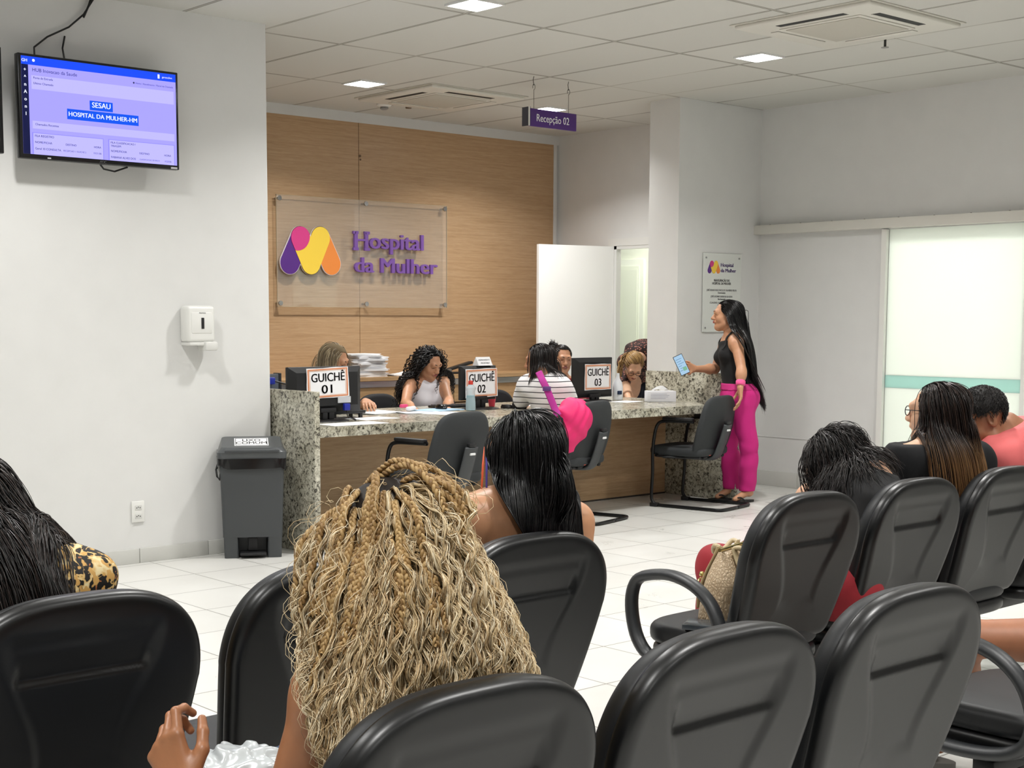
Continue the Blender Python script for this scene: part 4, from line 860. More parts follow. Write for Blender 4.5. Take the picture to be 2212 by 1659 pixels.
def hand(S,w,d,pn,side,curl=(.25,.3,.25),s=1.,thumb=.5,spread=1.,tag='hand',curls=None):
    "w wrist, d direction to knuckles, pn direction the palm faces, side +1: thumb towards cross(d,pn)"
    d=nrm(d); pn=nrm(np.array(pn)-d*(np.array(pn)@d)); ac=np.cross(d,pn)*side; w=np.array(w)
    offs=[.030,.010,-.011,-.029]; kn=[.088,.092,.086,.076]; L=[(.042,.026,.021),(.047,.029,.022),(.043,.027,.021),(.033,.021,.018)]
    for i in range(4):
        K=w+(d*kn[i]+ac*offs[i])*s; S.cap(w+(d*.012+ac*offs[i]*.5)*s,K,.0145*s,.0105*s,k=.016,tag=tag)
        a=0; p=K; dd=nrm(d+ac*offs[i]*2.2*spread); cc=curls[i] if curls else curl
        for j in range(3):
            a+=cc[j]; q=p+(dd*cos(a)+pn*sin(a))*L[i][j]*s; r0=(.0095,.0085,.0075)[j]*(1 if i<3 else .88)*s; S.cap(p,q,r0,r0*.9,k=.004,tag=tag); p=q
    b=w+(d*.022+ac*.022)*s; t1=b+nrm(d*.65+ac*.65+pn*(.25+thumb*.3))*.042*s; t2=t1+nrm(d*.85+ac*.15+pn*thumb)*.032*s; t3=t2+nrm(d*.9-ac*.05+pn*thumb*1.2)*.026*s
    S.cap(b,t1,.0155*s,.0115*s,k=.012,tag=tag).cap(t1,t2,.0105*s,.0095*s,k=.005,tag=tag).cap(t2,t3,.0095*s,.0075*s,k=.004,tag=tag)
def head_frame(fwd,up=(0,0,1)):
    f=nrm(fwd); u=np.array(up,float); u=nrm(u-f*(u@f)); r=np.cross(f,u); return np.stack([r,f,u],1)
class Person:
    def __init__(s,name,label,base,J,fwd,hup=(0,0,1),w=1.,skin_m=None,hs=1.,sex='f',bust=1.,cat='person'):
        s.t=thing(name,label,cat,tuple(base)); s.J=J={k:np.array(v,float) for k,v in J.items()}; s.S=S=SD(); s.skin=skin_m; s.w=w
        Pv,N,H=J['pelvis'],J['neck'],J['head']; u=nrm(N-Pv); r=nrm(J['shR']-J['shL']); f=nrm(np.cross(u,r)); r=np.cross(f,u); s.u,s.r,s.f=u,r,f; R=np.stack([r,f,u],1); L=np.linalg.norm(N-Pv); s.L=L; s.R=R
        T='torso'
        S.ell(Pv+u*.0,(.168*w,.118*w,.115),R,k=.05,tag=T+'hip').ell(Pv-f*.055+r*.07-u*.02,.088*w,k=.05,tag=T+'hip').ell(Pv-f*.055-r*.07-u*.02,.088*w,k=.05,tag=T+'hip')
        S.ell(Pv+u*L*.36,(.128*w,.098*w,.14),R,k=.06,tag=T+'waist').ell(Pv+u*L*.68,(.142*w,.105*w,.16),R,k=.06,tag=T+'rib').ell(Pv+u*L*.86-f*.008,(.150*w,.088*w,.085),R,k=.05,tag=T+'chest')
        if sex=='f':
            for q in (-1,1): S.ell(Pv+u*L*.66+r*q*.068*w+f*.078*w,.056*w*bust,k=.035,tag=T+'bust')
        for q,nm in ((-1,'L'),(1,'R')):
            sh=J['sh'+nm]; S.cap(N-u*.045+r*q*.03,sh,.052*w,.050*w,k=.04,tag='should').cap(N+u*.035,N+(sh-N)*.7+u*.012,.030,.030,k=.04,tag='shtrap')
            S.cap(sh,J['el'+nm],.047*w,.036*w,k=.03,tag='uarm'+nm); S.cap(J['el'+nm],J['wr'+nm],.037*w,.0245*(w*.5+.5),k=.015,tag='farm'+nm)
            S.ell(J['el'+nm]*.72+J['wr'+nm]*.28,(.039*w),k=.03,tag='farm'+nm)
            if 'hip'+nm in J:
                S.cap(J['hip'+nm],J['kn'+nm],.088*w,.055*w,k=.045,tag='thigh'+nm).cap(J['kn'+nm],J['an'+nm],.052*w,.034*w,k=.02,tag='shin'+nm)
                kn,an,to=J['kn'+nm],J['an'+nm],J['to'+nm]; bk_=nrm(an-kn); bd=-(nrm(to-an)-bk_*(nrm(to-an)@bk_)); S.ell(kn*.68+an*.32+nrm(bd)*.016,(.044*w),k=.05,tag='shin'+nm)
                S.cap(an-np.array([0,0,.01]),to,.031,.021,k=.02,tag='foot').ell(an-nrm(to-an)*.028-np.array([0,0,.028]),.031,k=.02,tag='foot')
        s.H=H; s.F=F=head_frame(fwd,hup); s.hs=hs
        P=lambda x,y,z: H+F@(np.array([x,y,z])*hs)
        s.P=P; E=lambda c,rr,**k: S.ell(P(*c),np.array(rr)*hs,F,tag='head',**k); Cc=lambda a,b,ra,rb=None,**k: S.cap(P(*a),P(*b),ra*hs,(rb or ra)*hs,tag='head',**k)
        S.cap(N-u*.02,P(0,-.022,-.05),.054*(.6+.4*w),.048,k=.03,tag='neck')
        E((0,-.014,.035),(.073,.092,.079),k=.02); E((0,.022,-.022),(.060,.066,.086),k=.03); E((0,.058,-.088),(.026,.028,.024),k=.03); Cc((-.048,.015,-.062),(0,.062,-.092),.020,.018,k=.03); Cc((.048,.015,-.062),(0,.062,-.092),.020,.018,k=.03)
        for q in (-1,1):
            E((q*.034,.056,-.026),(.026,.026,.026),k=.02); E((q*.032,.095,.012),(.017,.014,.0115),k=.012,op=1)
            E((q*.032,.0735,.011),(.0155,.012,.012),k=.004)
            E((q*.074,-.002,.0),(.007,.017,.030),k=.006); E((q*.078,.004,.004),(.005,.008,.015),k=.004,op=1)
            E((q*.011,.098,-.026),(.0085,.010,.008),k=.006)
        Cc((-.036,.081,.029),(.036,.081,.029),.012,k=.022); Cc((0,.086,.012),(0,.108,-.022),.0085,.0125,k=.012)
        E((0,.088,-.050),(.024,.014,.012),k=.012)
    def eyes(s,open_=1,brow='#2a1c14',lip='#8d4a44',iris='#1d120c',browup=0):
        hs,P,F,t=s.hs,s.P,s.F,s.t
        def elm(c,r,n=14,m=8):
            V=[];c=np.array(c)
            for i in range(m+1):
                a=pi*i/m
                for j in range(n): b=2*pi*j/n; V.append(s.P(c[0]+r[0]*sin(a)*cos(b),c[1]+r[1]*sin(a)*sin(b),c[2]+r[2]*cos(a)))
            return V,[(i*n+j,i*n+(j+1)%n,(i+1)*n+(j+1)%n,(i+1)*n+j) for i in range(m) for j in range(n)]
        for q in (-1,1):
            if open_:
                e=build(MB().add(*elm((q*.032,.0815,.0105),(.0125,.0065,.0052*open_))),'eye',mat('eye white','#cfc8c0',.25),t,180)
                build(MB().add(*elm((q*.032,.0865,.0105),(.0055,.0032,.0050*open_))),'iris',mat('iris dark','#1d120c',.15),e,180)
            build(MB().tube([P(q*.032+x,.0868-8*abs(x)**2*4,.0165*open_+ (.010 if not open_ else 0)-20*x*x-(0.006 if not open_ else 0)) for x in (-.014,-.007,0,.007,.014)],[.0007,.0014,.0016,.0014,.0007],6),'eyelash',mat('lash dark','#15100d',.6),t,180)
            build(MB().tube([P(q*x,y,z+browup) for x,y,z in ((.012,.094,.030),(.022,.0945,.034),(.034,.090,.0355),(.046,.080,.031))],[.0018,.0030,.0026,.0012],6),'eyebrow',mat('brow '+brow,brow,.7),t,180)
        lm=mat('lips '+lip,lip,.4); build(MB().tube([P(x,.1015-9*x*x,-.0465-3*x*x) for x in (-.022,-.011,0,.011,.022)],[.001,.0045,.0038,.0045,.001],8).tube([P(x,.1005-9*x*x,-.0545+2*x*x) for x in (-.020,-.010,0,.010,.020)],[.001,.005,.006,.005,.001],8),'lips',lm,t,180)
    def body(s,h=.009,hh=.0042,hands=(),hfine=.0035,name='body'):
        S=s.S; pts=np.array([p[7] for p in S.P]); rad=np.array([p[8] for p in S.P]); lo=(pts-rad[:,None]).min(0)-.02; hi=(pts+rad[:,None]).max(0)+.02
        boxes=[(s.H-.165*s.hs,s.H+.165*s.hs,hh)]
        for w_,d in hands: c=np.array(w_)+nrm(d)*.09; boxes.append((c-.125,c+.125,hfine))
        V,F=sdf_mesh(S,lo,hi,h); Vs=[V];n=len(V); cen=V[F].mean(1); keep=np.ones(len(F),bool)
        for a,b,_ in boxes: keep&=~((cen>a+h)&(cen<b-h)).all(1)
        Fs=[F[keep]]
        for i,(a,b,q) in enumerate(boxes):
            V2,F2=sdf_mesh(S,a,b,q); c2=V2[F2].mean(1); k2=((c2>a)&(c2<b)).all(1)
            for a3,b3,_ in boxes[:i]: k2&=~((c2>a3)&(c2<b3)).all(1)
            Vs.append(V2); Fs.append(F2[k2]+n); n+=len(V2)
        V=np.concatenate(Vs);F=np.concatenate(Fs); used=np.unique(F); mp=-np.ones(len(V),int); mp[used]=np.arange(len(used))
        s.bodyobj=fast(name,V[used],mp[F],s.skin,s.t); return s
    def garment(s,name,m,tags,t=.010,clips=(),h=.008,wr=.004,wf=30.,k=.03,label=None,extra=None,parent=None):
        G=s.S.sub(*tags)
        G.P=[p[:5]+(max(p[5],k),)+p[6:] for p in G.P]
        if extra: extra(G)
        ph=rng.random(6)*6
        def f(X):
            d=G(X)-t
            if wr: d=d+wr*(np.sin(X@np.array([wf,.4*wf,.9*wf])+ph[0]+2*np.sin(X@np.array([.3*wf,wf*.5,-.6*wf])+ph[1]))*.6+np.sin(X@np.array([-.7*wf,1.1*wf,1.4*wf])+ph[2])*.4)
            for c in clips: d=np.maximum(d,c(X))
            return d
        pts=np.array([p[7] for p in G.P]); rad=np.array([p[8] for p in G.P]); lo=(pts-rad[:,None]).min(0)-t-.02; hi=(pts+rad[:,None]).max(0)+t+.02
        V,F=sdf_mesh(f,lo,hi,h,newton=True); o=fast(name,V,F,m,parent or s.t)
        if label: o['label']=label
        return o
def plane(p,n): 
    p=np.array(p,float);n=nrm(n); return lambda X:(X-p)@n
def along(a,b,t):  # keeps the part of a limb before fraction t
    a=np.array(a);b=np.array(b); return a+(b-a)*t, nrm(b-a)
def seated(pel,fwd,kn=.43,spread=.11,shin=.42,**o):
    pel=np.array(pel,float); f=nrm(fwd); r=np.cross(f,(0,0,1)); J={'pelvis':pel}
    for q,nm in ((-1,'L'),(1,'R')):
        J['hip'+nm]=pel+r*q*.085+f*.02-np.array([0,0,.01]); J['kn'+nm]=pel+r*q*spread+f*kn+np.array([0,0,.0]); J['an'+nm]=np.array([J['kn'+nm][0],J['kn'+nm][1],.085])+f*.02; J['to'+nm]=J['an'+nm]+f*.15-np.array([0,0,.055])
    J.update({k:np.array(v,float) for k,v in o.items()}); return J
# ---------------- hair -----------------
def behind(c,f,off,z):
    n=-nrm(f); return lambda X: (np.where(X[:,2]<z,(X-np.array(c))@n+off,.5),n)
def scalp(n,line=lambda p:True,seed=1,low=-.045):
    R_=np.random.default_rng(seed); out=[]
    while len(out)<n:
        v=R_.normal(size=3); v/=np.linalg.norm(v); p=v*np.array([.075,.094,.081])+np.array([0,-.014,.035])
        if p[2]<low: continue
        if p[1]>.052 and p[2]<.088: continue
        if p[1]>-.002 and p[2]<.030: continue
        if not line(p): continue
        out.append(p)
    return np.array(out)
def drape(P0,D0,L,coll,step=.011,g=.22,clear=None,down=(0,0,-1),seed=3,jit=.02,walls=()):
    R_=np.random.default_rng(seed); n=len(P0); p=P0.copy(); d=D0.copy(); M=int(max(L)/step)+1; out=[p.copy()]; dn=np.array(down,float)
    for i in range(M):
        d=d*(1-g)+dn*g+R_.normal(size=(n,3))*jit; d/=np.linalg.norm(d,axis=1)[:,None]; p=p+d*step
        c=clear(i*step) if clear else np.full(n,.006)
        v=coll(p); m=v<c
        if m.any():
            gg=grad(coll,p[m]); p[m]+=gg*(c[m]-v[m])[:,None]; dot=(d[m]*gg).sum(1); d[m]-=gg*np.minimum(dot,0)[:,None]; d[m]/=np.linalg.norm(d[m],axis=1)[:,None]+1e-9
        for w_ in walls:
            v,nn=w_(p); m=v<0
            if m.any(): p[m]+=nn*np.minimum(-v[m],step*.55)[:,None]; dot=d[m]@nn; d[m]-=nn*np.minimum(dot,0)[:,None]; d[m]/=np.linalg.norm(d[m],axis=1)[:,None]+1e-9
        out.append(p.copy())
    return np.stack(out,1)   # n x M+1 x 3
def resample(A,Ls,M,step):
    n,K,_=A.shape; out=np.zeros((n,M,3)); s_=np.linspace(0,1,M)
    for i in range(n):
        x=np.minimum(s_*Ls[i]/step,K-1.001); j=x.astype(int); fr=(x-j)[:,None]; out[i]=A[i,j]*(1-fr)+A[i,j+1]*fr
    return out
def smooth_strands(A,it=2):
    for _ in range(it): A[:,1:-1]=(A[:,:-2]+2*A[:,1:-1]+A[:,2:])/4
    return A
def wave(A,amp,freq,seed=5,grow=.12,planar=False,Ls=None):
    R_=np.random.default_rng(seed); n,M,_=A.shape; seg=np.linalg.norm(np.diff(A,axis=1),axis=2); s_=np.concatenate([np.zeros((n,1)),np.cumsum(seg,1)],1)
    T=np.gradient(A,axis=1); T/=np.linalg.norm(T,axis=2)[...,None]+1e-9; ref=R_.normal(size=(n,1,3)); U=ref-(ref*T).sum(2)[...,None]*T; U/=np.linalg.norm(U,axis=2)[...,None]+1e-9; Vv=np.cross(T,U)
    ph=R_.random((n,1))*6.28; fq=freq*(1+.25*R_.normal(size=(n,1)).clip(-1,1)); am=amp*(.6+.8*R_.random((n,1)))*np.minimum(1,s_/grow)
    a=am*np.cos(ph+fq*s_*6.28); b=am*np.sin(ph+fq*s_*6.28)*(0.25 if planar else 1); return A+U*a[...,None]+Vv*b[...,None]
def tubes(A,r,sides=4,taper=.35,flat=1.,seed=2,root=1.):
    R_=np.random.default_rng(seed); n,M,_=A.shape; T=np.gradient(A,axis=1); T/=np.linalg.norm(T,axis=2)[...,None]+1e-9
    ref=R_.normal(size=(n,1,3)); ref/=np.linalg.norm(ref,axis=2)[...,None]; U=ref-(ref*T).sum(2)[...,None]*T; U/=np.linalg.norm(U,axis=2)[...,None]+1e-9; Vv=np.cross(T,U)
    rr=(np.broadcast_to(r,(n,)) if np.ndim(r) else np.full(n,r))[:,None]; s_=np.linspace(0,1,M)[None]; rr=rr*np.minimum(1,root+4*s_)*(1-(1-taper)*np.clip((s_-.6)/.4,0,1)**1.5)
    V=np.zeros((n,M,sides,3)); 
    for j in range(sides):
        a=2*pi*j/sides; V[:,:,j]=A+(U*cos(a)+Vv*sin(a)*flat)*rr[...,None]
    base=(np.arange(n)*M*sides)[:,None,None]; i=np.arange(M-1)[None,:,None]; j=np.arange(sides)[None,None,:]; j2=(j+1)%sides
    F=np.stack([base+i*sides+j,base+i*sides+j2,base+(i+1)*sides+j2,base+(i+1)*sides+j],-1).reshape(-1,4); return V.reshape(-1,3),F
def cap_mesh(ps,line,m,off=.004,name='hair_base',low=-.045,parent=None):
    n1,n2=44,30; V=[];K=[]
    for i in range(n2+1):
        a=pi*i/n2
        for j in range(n1):
            b=2*pi*j/n1; p=np.array([(.075+off)*sin(a)*cos(b),(.094+off)*sin(a)*sin(b)-.014,(.081+off)*cos(a)+.035]); V.append(ps.P(*p)); K.append(not(p[2]<low or (p[1]>.050 and p[2]<.086) or (p[1]>-.004 and p[2]<.028)) and line(p))
    F=[(i*n1+j,i*n1+(j+1)%n1,(i+1)*n1+(j+1)%n1,(i+1)*n1+j) for i in range(n2) for j in range(n1)]; F=[f for f in F if all(K[q] for q in f)]
    return build(MB().add(V,F),name,m,parent or ps.t,180)
def long_hair(ps,n,L,m,basem,part=0.,back=.55,side=.7,r=.0024,M=34,vol=(.003,.022),g=.22,amp=0,freq=6,planar=False,line=lambda p:True,seed=1,low=-.045,jit=.03,taper=.35,sides=4,extra=None,fwdkeep=0,lenvar=.06,name='hair',step=.011,grow=.12,fall=None,cl_root=.003,walls=(),smooth=3):
    P0=scalp(n,line,seed,low); R_=np.random.default_rng(seed+9); sgn=np.sign(P0[:,0]-part+1e-6); nl=(P0-np.array([0,-.014,.035]))/np.array([.075,.094,.081])**2; nl/=np.linalg.norm(nl,axis=1)[:,None]
    D=np.stack([sgn*side*np.clip(1-abs(P0[:,0])/.09,.15,1)*np.clip((P0[:,1]+.065)/.09,.04,1),-back*np.ones(n),-.5*np.ones(n)],1)+R_.normal(size=(n,3))*.10; D-=nl*(D*nl).sum(1)[:,None]; D=D/np.linalg.norm(D,axis=1)[:,None]+nl*.1
    W0=ps.H+(P0*ps.hs)@ps.F.T; WD=D@ps.F.T; WD/=np.linalg.norm(WD,axis=1)[:,None]; cv=vol[0]+(vol[1]-vol[0])*R_.random(n)**1.2
    coll=ps.S
    Ls=L*(1+lenvar*R_.normal(size=n)); Ls=np.clip(Ls*(1-.0*P0[:,2]),.05,L*1.25)
    A=drape(W0,WD,Ls,coll,step,g,clear=lambda s_: cl_root+cv*min(1,s_/.09),seed=seed,jit=jit,down=nrm(fall if fall is not None else (0,0,-1)),walls=walls)
    ok=(A[:,:,2].max(1)<A[:,0,2]+.04)&(np.linalg.norm(np.diff(A,axis=1),axis=2)[:,:max(3,int(L/step)-2)].max(1)<2.2*step); A=A[ok]; Ls=Ls[ok]; n=len(A)
    A=smooth_strands(resample(A,Ls,M,step),smooth)
    if amp: A=wave(A,amp,freq,seed+2,planar=planar,grow=grow)
    V,F=tubes(A,r*(.7+.6*R_.random(n)),sides,taper,seed=seed+4)
    if basem is not None: cap_mesh(ps,line,basem,low=low)
    o=fast(name,V,F,m,ps.t); return o,A

def wall2(p1,p2,d,keep,soft=0.):
    "vertical-ish limit surface through two points of the hair outline, extended along depth; keep=+1 keeps the side towards the right"
    a=at(p1[0],p1[1],d);b=at(p2[0],p2[1],d); l=nrm(b-a); n=nrm(np.cross(l,AF)); 
    if n@AR<0: n=-n
    n=n*keep; z0=max(a[2],b[2])
    return lambda X: (np.where(X[:,2]<z0+.0,(X-a)@n+soft,.5),n)
def chairfront(y):
    n=nrm((0,1,.26)); return lambda X: (np.where(X[:,2]<.96,(X[:,1]-(y+.105+.26*(.905-X[:,2])))*n[1],.5),n)
def onto(pts,S,off): 
    X=np.array(pts); 
    for _ in range(4): g_=grad(S,X); X=X+g_*((off-S(X))[:,None])
    return X
# ---------------- people -----------------
UP=arr(0,0,1); Fl=arr(-.7517,.6595,0)   # facing left along the desk, seen in profile
sk_tan=skin('skin tan','#c08d6c'); sk_lt=skin('skin light','#d9ab8c'); sk_br=skin('skin brown','#a86f4d'); sk_dk=skin('skin warm brown','#b07a58'); sk_med=skin('skin medium','#b98564')
hb=hair_mat('hair black straight',[(0,'#060507'),(.7,'#0d0b0c'),(1,'#171213')],.30); hb2=mat('hair black base','#070606',.9,spec=.05)
hcb=hair_mat('hair black curls',[(0,'#080607'),(.8,'#120d0c'),(1,'#1d1412')],.42)
# 1 standing woman in pink trousers
D0=11.1
J=dict(pelvis=at(1592,858,D0),neck=at(1581,722,D0+.02),head=at(1569,681,D0+.02),shL=at(1592,744,D0-.15),shR=at(1567,742,D0+.16),elL=at(1602,800,D0-.24),wrL=at(1599,836,D0-.27),elR=at(1545,797,D0+.14),wrR=at(1500,797,D0-.02),
 hipL=at(1600,876,D0-.08),hipR=at(1586,876,D0+.09),knL=at(1618,962,D0-.04),anL=at(1614,1062,D0+.06),toL=at(1588,1077,D0+.0),knR=at(1576,955,D0+.16),anR=at(1580,1052,D0+.20),toR=at(1550,1070,D0+.17))
J['toL'][2]=.03;J['toR'][2]=.03;J['anL'][2]=.09;J['anR'][2]=.10
p=Person('person','standing woman in black tank top and pink trousers with waist-long black hair holding a phone','' or (J['anL'][0],J['anL'][1],0),J,Fl+arr(.0,-.02,-.02),w=.98,skin_m=sk_tan,sex='f')
hd1=nrm(at(1600,862,D0-.27)-J['wrL']); hand(p.S,J['wrL'],hd1,-AR*.9+arr(0,0,-.2),1,curl=(.35,.35,.2),thumb=.6,tag='handL')
dR=nrm(at(1470,786,D0-.10)-J['wrR']); hand(p.S,J['wrR'],dR,-AF,-1,curls=[(.2,.9,.5),(.3,.9,.6),(.35,.9,.6),(.4,.9,.6)],thumb=.55,tag='handR')
p.body(.009,.004,hands=[(J['wrL'],hd1),(J['wrR'],dR)],hfine=.0035); p.eyes(1,lip='#a0524f')
nk=J['neck']; u=p.u
p.garment('tank_top',cloth('black jersey','#0f0f10',.9,.1),['torsowaist','torsorib','torsobust','torsochest','torsohip'],.008,[plane(at(1590,836,D0),-UP+AR*.0),plane(nk-u*.075,u-p.f*.25)],wr=.0015)
for q in (-1,1): build(MB().tube(smooth_path(onto([nk-u*.14+p.r*q*.080+p.f*.10,nk-u*.09+p.r*q*.088+p.f*.08,nk-u*.04+p.r*q*.09+p.f*.05,nk+p.r*q*.095,nk-u*.05+p.r*q*.085-p.f*.06,nk-u*.12+p.r*q*.075-p.f*.085],p.S,.004)),.006,10,sy=3.6,up=tuple(p.r*1.0)),'strap',cloth('black jersey','#0f0f10'),p.t,180)
pink=cloth('fuchsia sweatpants','#c8217c',.85,.2,400)
def pex(G):
    for nm in 'LR': G.cap(J['kn'+nm]*.55+J['an'+nm]*.45,J['an'+nm]+UP*.03,.050,.044,k=.04)
p.garment('trousers',pink,['torsohip','thigh','shin'],.016,[plane(at(1590,832,D0),UP),plane(J['anL']+UP*.0,-UP)],wr=.004,wf=26,extra=pex)
p.garment('waistband',mat('fuchsia band','#b81c70',.8,bump=.3,bs=300),['torsohip','torsowaist'],.020,[plane(at(1590,828,D0),UP),plane(at(1590,842,D0),-UP)],wr=.0,parent=p.t)
for nm in 'LR':
    c=J['an'+nm]+UP*.028; build(MB().lathe([(.040,0),(.047,.006),(.046,.028),(.040,.034)],tuple(c-UP*.012),20),'trouser_cuff',mat('fuchsia band','#b81c70'),p.t,180)
w_=J['wrL']; ax=nrm(J['elL']-J['wrL']); build(MB().tube([w_+ax*.012,w_+ax*.018,w_+ax*.045,w_+ax*.052],[.032,.037,.037,.032],18),'wristband',mat('neon pink terry','#f0609a',.95,bump=.5,bs=800),p.t,180)
for nm in 'LR':
    a,b=J['an'+nm],J['to'+nm]; d=nrm((b-a)*arr(1,1,0)); sd=np.cross(d,UP); c=a*arr(1,1,0)+d*.065
    fl=thing('flip_flop','black flip-flop on the %s of the woman in pink trousers'%{'L':'near foot','R':'far foot'}[nm],'sandal',tuple(c*arr(1,1,0)),0,None)
    P=[]; 
    for k in range(28): th=2*pi*k/28; P.append((cos(th)*.135,sin(th)*(.043+.008*cos(th))))
    build(MB().prism(P,c+UP*.0015,d,sd,UP*.016),'sole',mat('black rubber','#0c0c0c',.6),fl,40)
    m_=c+d*.06+UP*.018; build(MB().tube(smooth_path([c-d*.01+sd*.046+UP*.015,c+d*.03+sd*.03+UP*.045,m_+UP*.018,c+d*.03-sd*.03+UP*.045,c-d*.01-sd*.046+UP*.015]),.006,8),'strap',mat('black rubber','#0c0c0c'),fl,180)
def nofringe(p): return True
long_hair(p,2200,.76,hb,hb2,part=.0,back=1.6,side=.40,r=.0019,vol=(.004,.040),M=30,g=.20,lenvar=.04,jit=.006,step=.02,fall=nrm(arr(0,0,-1)-Fl*.09),walls=[wall2((1566,700),(1604,775),D0,1),wall2((1604,775),(1622,840),D0,1),wall2((1606,670),(1644,830),D0,-1)],taper=.2)
ph=thing('smartphone','smartphone with light blue chat screen held up by the standing woman','phone',tuple(at(1471,789,D0-.16)))
pc=at(1472,788,D0-.155); px_=nrm(AR*.93+AU*.0-AU*.0); ang=radians(25); ux=nrm(AR*cos(ang)-AU*-sin(ang)*-1); ux=nrm(AR*cos(ang)+AU*sin(ang)*1.0); uy=nrm(-AR*sin(ang)+AU*cos(ang)); un=np.cross(ux,uy)
Rp=np.stack([ux,uy,un],1)
build(rot(MB().box((-.038,-.08,-.004),(.038,.08,.004),.006,seg=3),pc,Rp),'case',bk2,ph); build(rot(MB().box((-.034,-.075,.0041),(.034,.075,.0047)),pc,Rp),'screen',mat('phone screen','#000000',.2,emit='#a9cbe6',es=.8),ph,smooth=0)
mb=MB()
for i,(a,b) in enumerate(((-.028,.02),(-.028,.01),(-.024,.024),(-.028,.0),(-.02,.02),(-.028,.012))): mb.box((a,.045-.018*i,.0048),(b,.05-.018*i,.0050))
build(rot(mb,pc,Rp),'screen_text',mat('phone text','#000000',.4,emit='#7fa7c8',es=.7),ph,smooth=0)
build(rot(MB().box((-.002,-.052,.0048),(.028,-.022,.0050)),pc,Rp),'screen_bubble',mat('phone green','#000000',.4,emit='#86c39b',es=.7),ph,smooth=0)
# 2 receptionist in white sleeveless top
D=10.95
J=seated(at(915,950,D+.1),(0,-1,0),kn=.40,neck=at(918,818,D+.02),head=at(927,785,D-.06),shR=at(884,832,D-.10),shL=at(957,827,D+.10),elR=at(876,872,D-.28),wrR=at(903,893,D-.75),elL=at(969,866,D-.10),wrL=at(968,893,D-.60))
p=Person('person','young woman with long black curls in a white sleeveless top looking down at the desk',(J['pelvis'][0],J['pelvis'][1],0),J,(.12,-.86,-.42),(0,-.42,.9),w=.98,skin_m=sk_tan)
p.body(.009,.0038); p.eyes(0,lip='#9c5650')
whj=cloth('white ribbed jersey','#e6e4ea',.85,.2)
p.garment('sleeveless_top',whj,['torso'],.009,[plane(J['neck']-p.u*.012,p.u-p.f*.28)],wr=.0025)
p.garment('trousers',cloth('dark trousers','#22242b'),['torsohip','thigh','shin'],.007,[plane(J['pelvis']+p.u*.06,UP),plane((0,0,.11),-UP)],h=.012)
build(MB().tube([J['neck']+p.u*.012+nrm(p.r*cos(a)*.9+p.f*sin(a))*.062-p.f*.0-p.u*.02*sin(a) for a in np.linspace(0,2*pi,24,endpoint=False)],.011,8,closed=True),'neckband',whj,p.t,180)
long_hair(p,620,.40,hcb,hb2,part=.012,back=.9,side=.75,r=.0034,vol=(.006,.045),M=44,walls=[behind(J['neck'],p.f,.045,1.06)],amp=.007,freq=26,g=.2,lenvar=.12,seed=4,grow=.05,fall=nrm(arr(-.06,.12,-1)),step=.014)
# 3 receptionist at the widest monitor
D=10.2
J=seated(at(700,950,D+.1),(.2,-1,0),kn=.40,neck=at(706,822,D+.08),head=at(722,779,D-.02),shR=at(672,842,D-.05),shL=at(748,840,D+.20),elR=at(660,885,D-.15),wrR=at(690,900,D-.5),elL=at(772,888,D+.16),wrL=at(789,867,D-.08))
p=Person('person','receptionist with straight blonde-streaked hair half hidden behind the widest monitor',(J['pelvis'][0],J['pelvis'][1],0),J,(.48,-.74,-.36),(0,-.2,1),w=.98,skin_m=sk_tan)
hdv=nrm(at(806,884,D-.38)-J['wrL']); hand(p.S,J['wrL'],hdv,nrm(arr(.0,-.2,-1)),1,curl=(.35,.35,.2),thumb=.3,tag='handL'); p.body(.009,.0038,hands=[(J['wrL'],hdv)]); p.eyes(0,lip='#9c5650')
p.garment('blouse',cloth('grey blouse','#5d6168'),['torso','should','shtrap','uarm','farmR'],.011,[plane(J['neck']-p.u*.02,p.u-p.f*.2)])
p.garment('trousers',cloth('dark trousers','#22242b'),['torsohip','thigh','shin'],.007,[plane(J['pelvis']+p.u*.06,UP),plane((0,0,.11),-UP)],h=.012)
hbl=hair_mat('hair ash blonde streaks',[(0,'#4e4334'),(.35,'#8a7a60'),(.7,'#b5a283'),(1,'#cfc0a2')],.35)
long_hair(p,1000,.36,hbl,mat('hair ash base','#6b5d47',.8,spec=.1),part=.02,back=.85,side=.7,r=.0019,vol=(.004,.024),M=26,g=.25,seed=6,jit=.01)
# 4 woman in striped shirt at desk
D=10.15
J=seated(at(1222,965,D+.14),(-.1,1,0),kn=.40,neck=at(1172,812,D+.02),head=at(1166,778,D+.08),shL=at(1140,832,D+.12),shR=at(1211,840,D+.02),elL=at(1119,884,D+.34),wrL=at(1150,886,D+.62),elR=at(1240,880,D+.25),wrR=at(1222,890,D+.6))
p=Person('person','woman in white striped shirt with pink bag strap leaning on the desk, seen from behind',(J['pelvis'][0],J['pelvis'][1],0),J,(-.62,.74,-.22),w=1.04,skin_m=sk_dk)
p.body(.009,.0042); p.eyes(1)
N=NT('white cloth with thin black stripes'); tc=N.n('ShaderNodeTexCoord'); wv=N.n('ShaderNodeTexWave',_wave_type='BANDS',_bands_direction='Z',Scale=8.2,Distortion=2.6,Detail=0.); wv.inputs['Detail Scale'].default_value=.35; N.l(tc,'Object',wv,0)
r_=N.ramp(wv,'Fac',[(.0,'#e9e7e8'),(.93,'#e9e7e8'),(.955,'#1d1e26'),(1,'#1d1e26')]); N.l(r_,0,N.b,'Base Color'); N.b.inputs['Roughness'].default_value=.85
clL=along(J['shL'],J['elL'],.80); clR=along(J['shR'],J['elR'],.8)
def sleeve(G):
    for nm in 'LR': G.cap(J['sh'+nm],J['sh'+nm]*.45+J['el'+nm]*.55,.058,.060,k=.04)
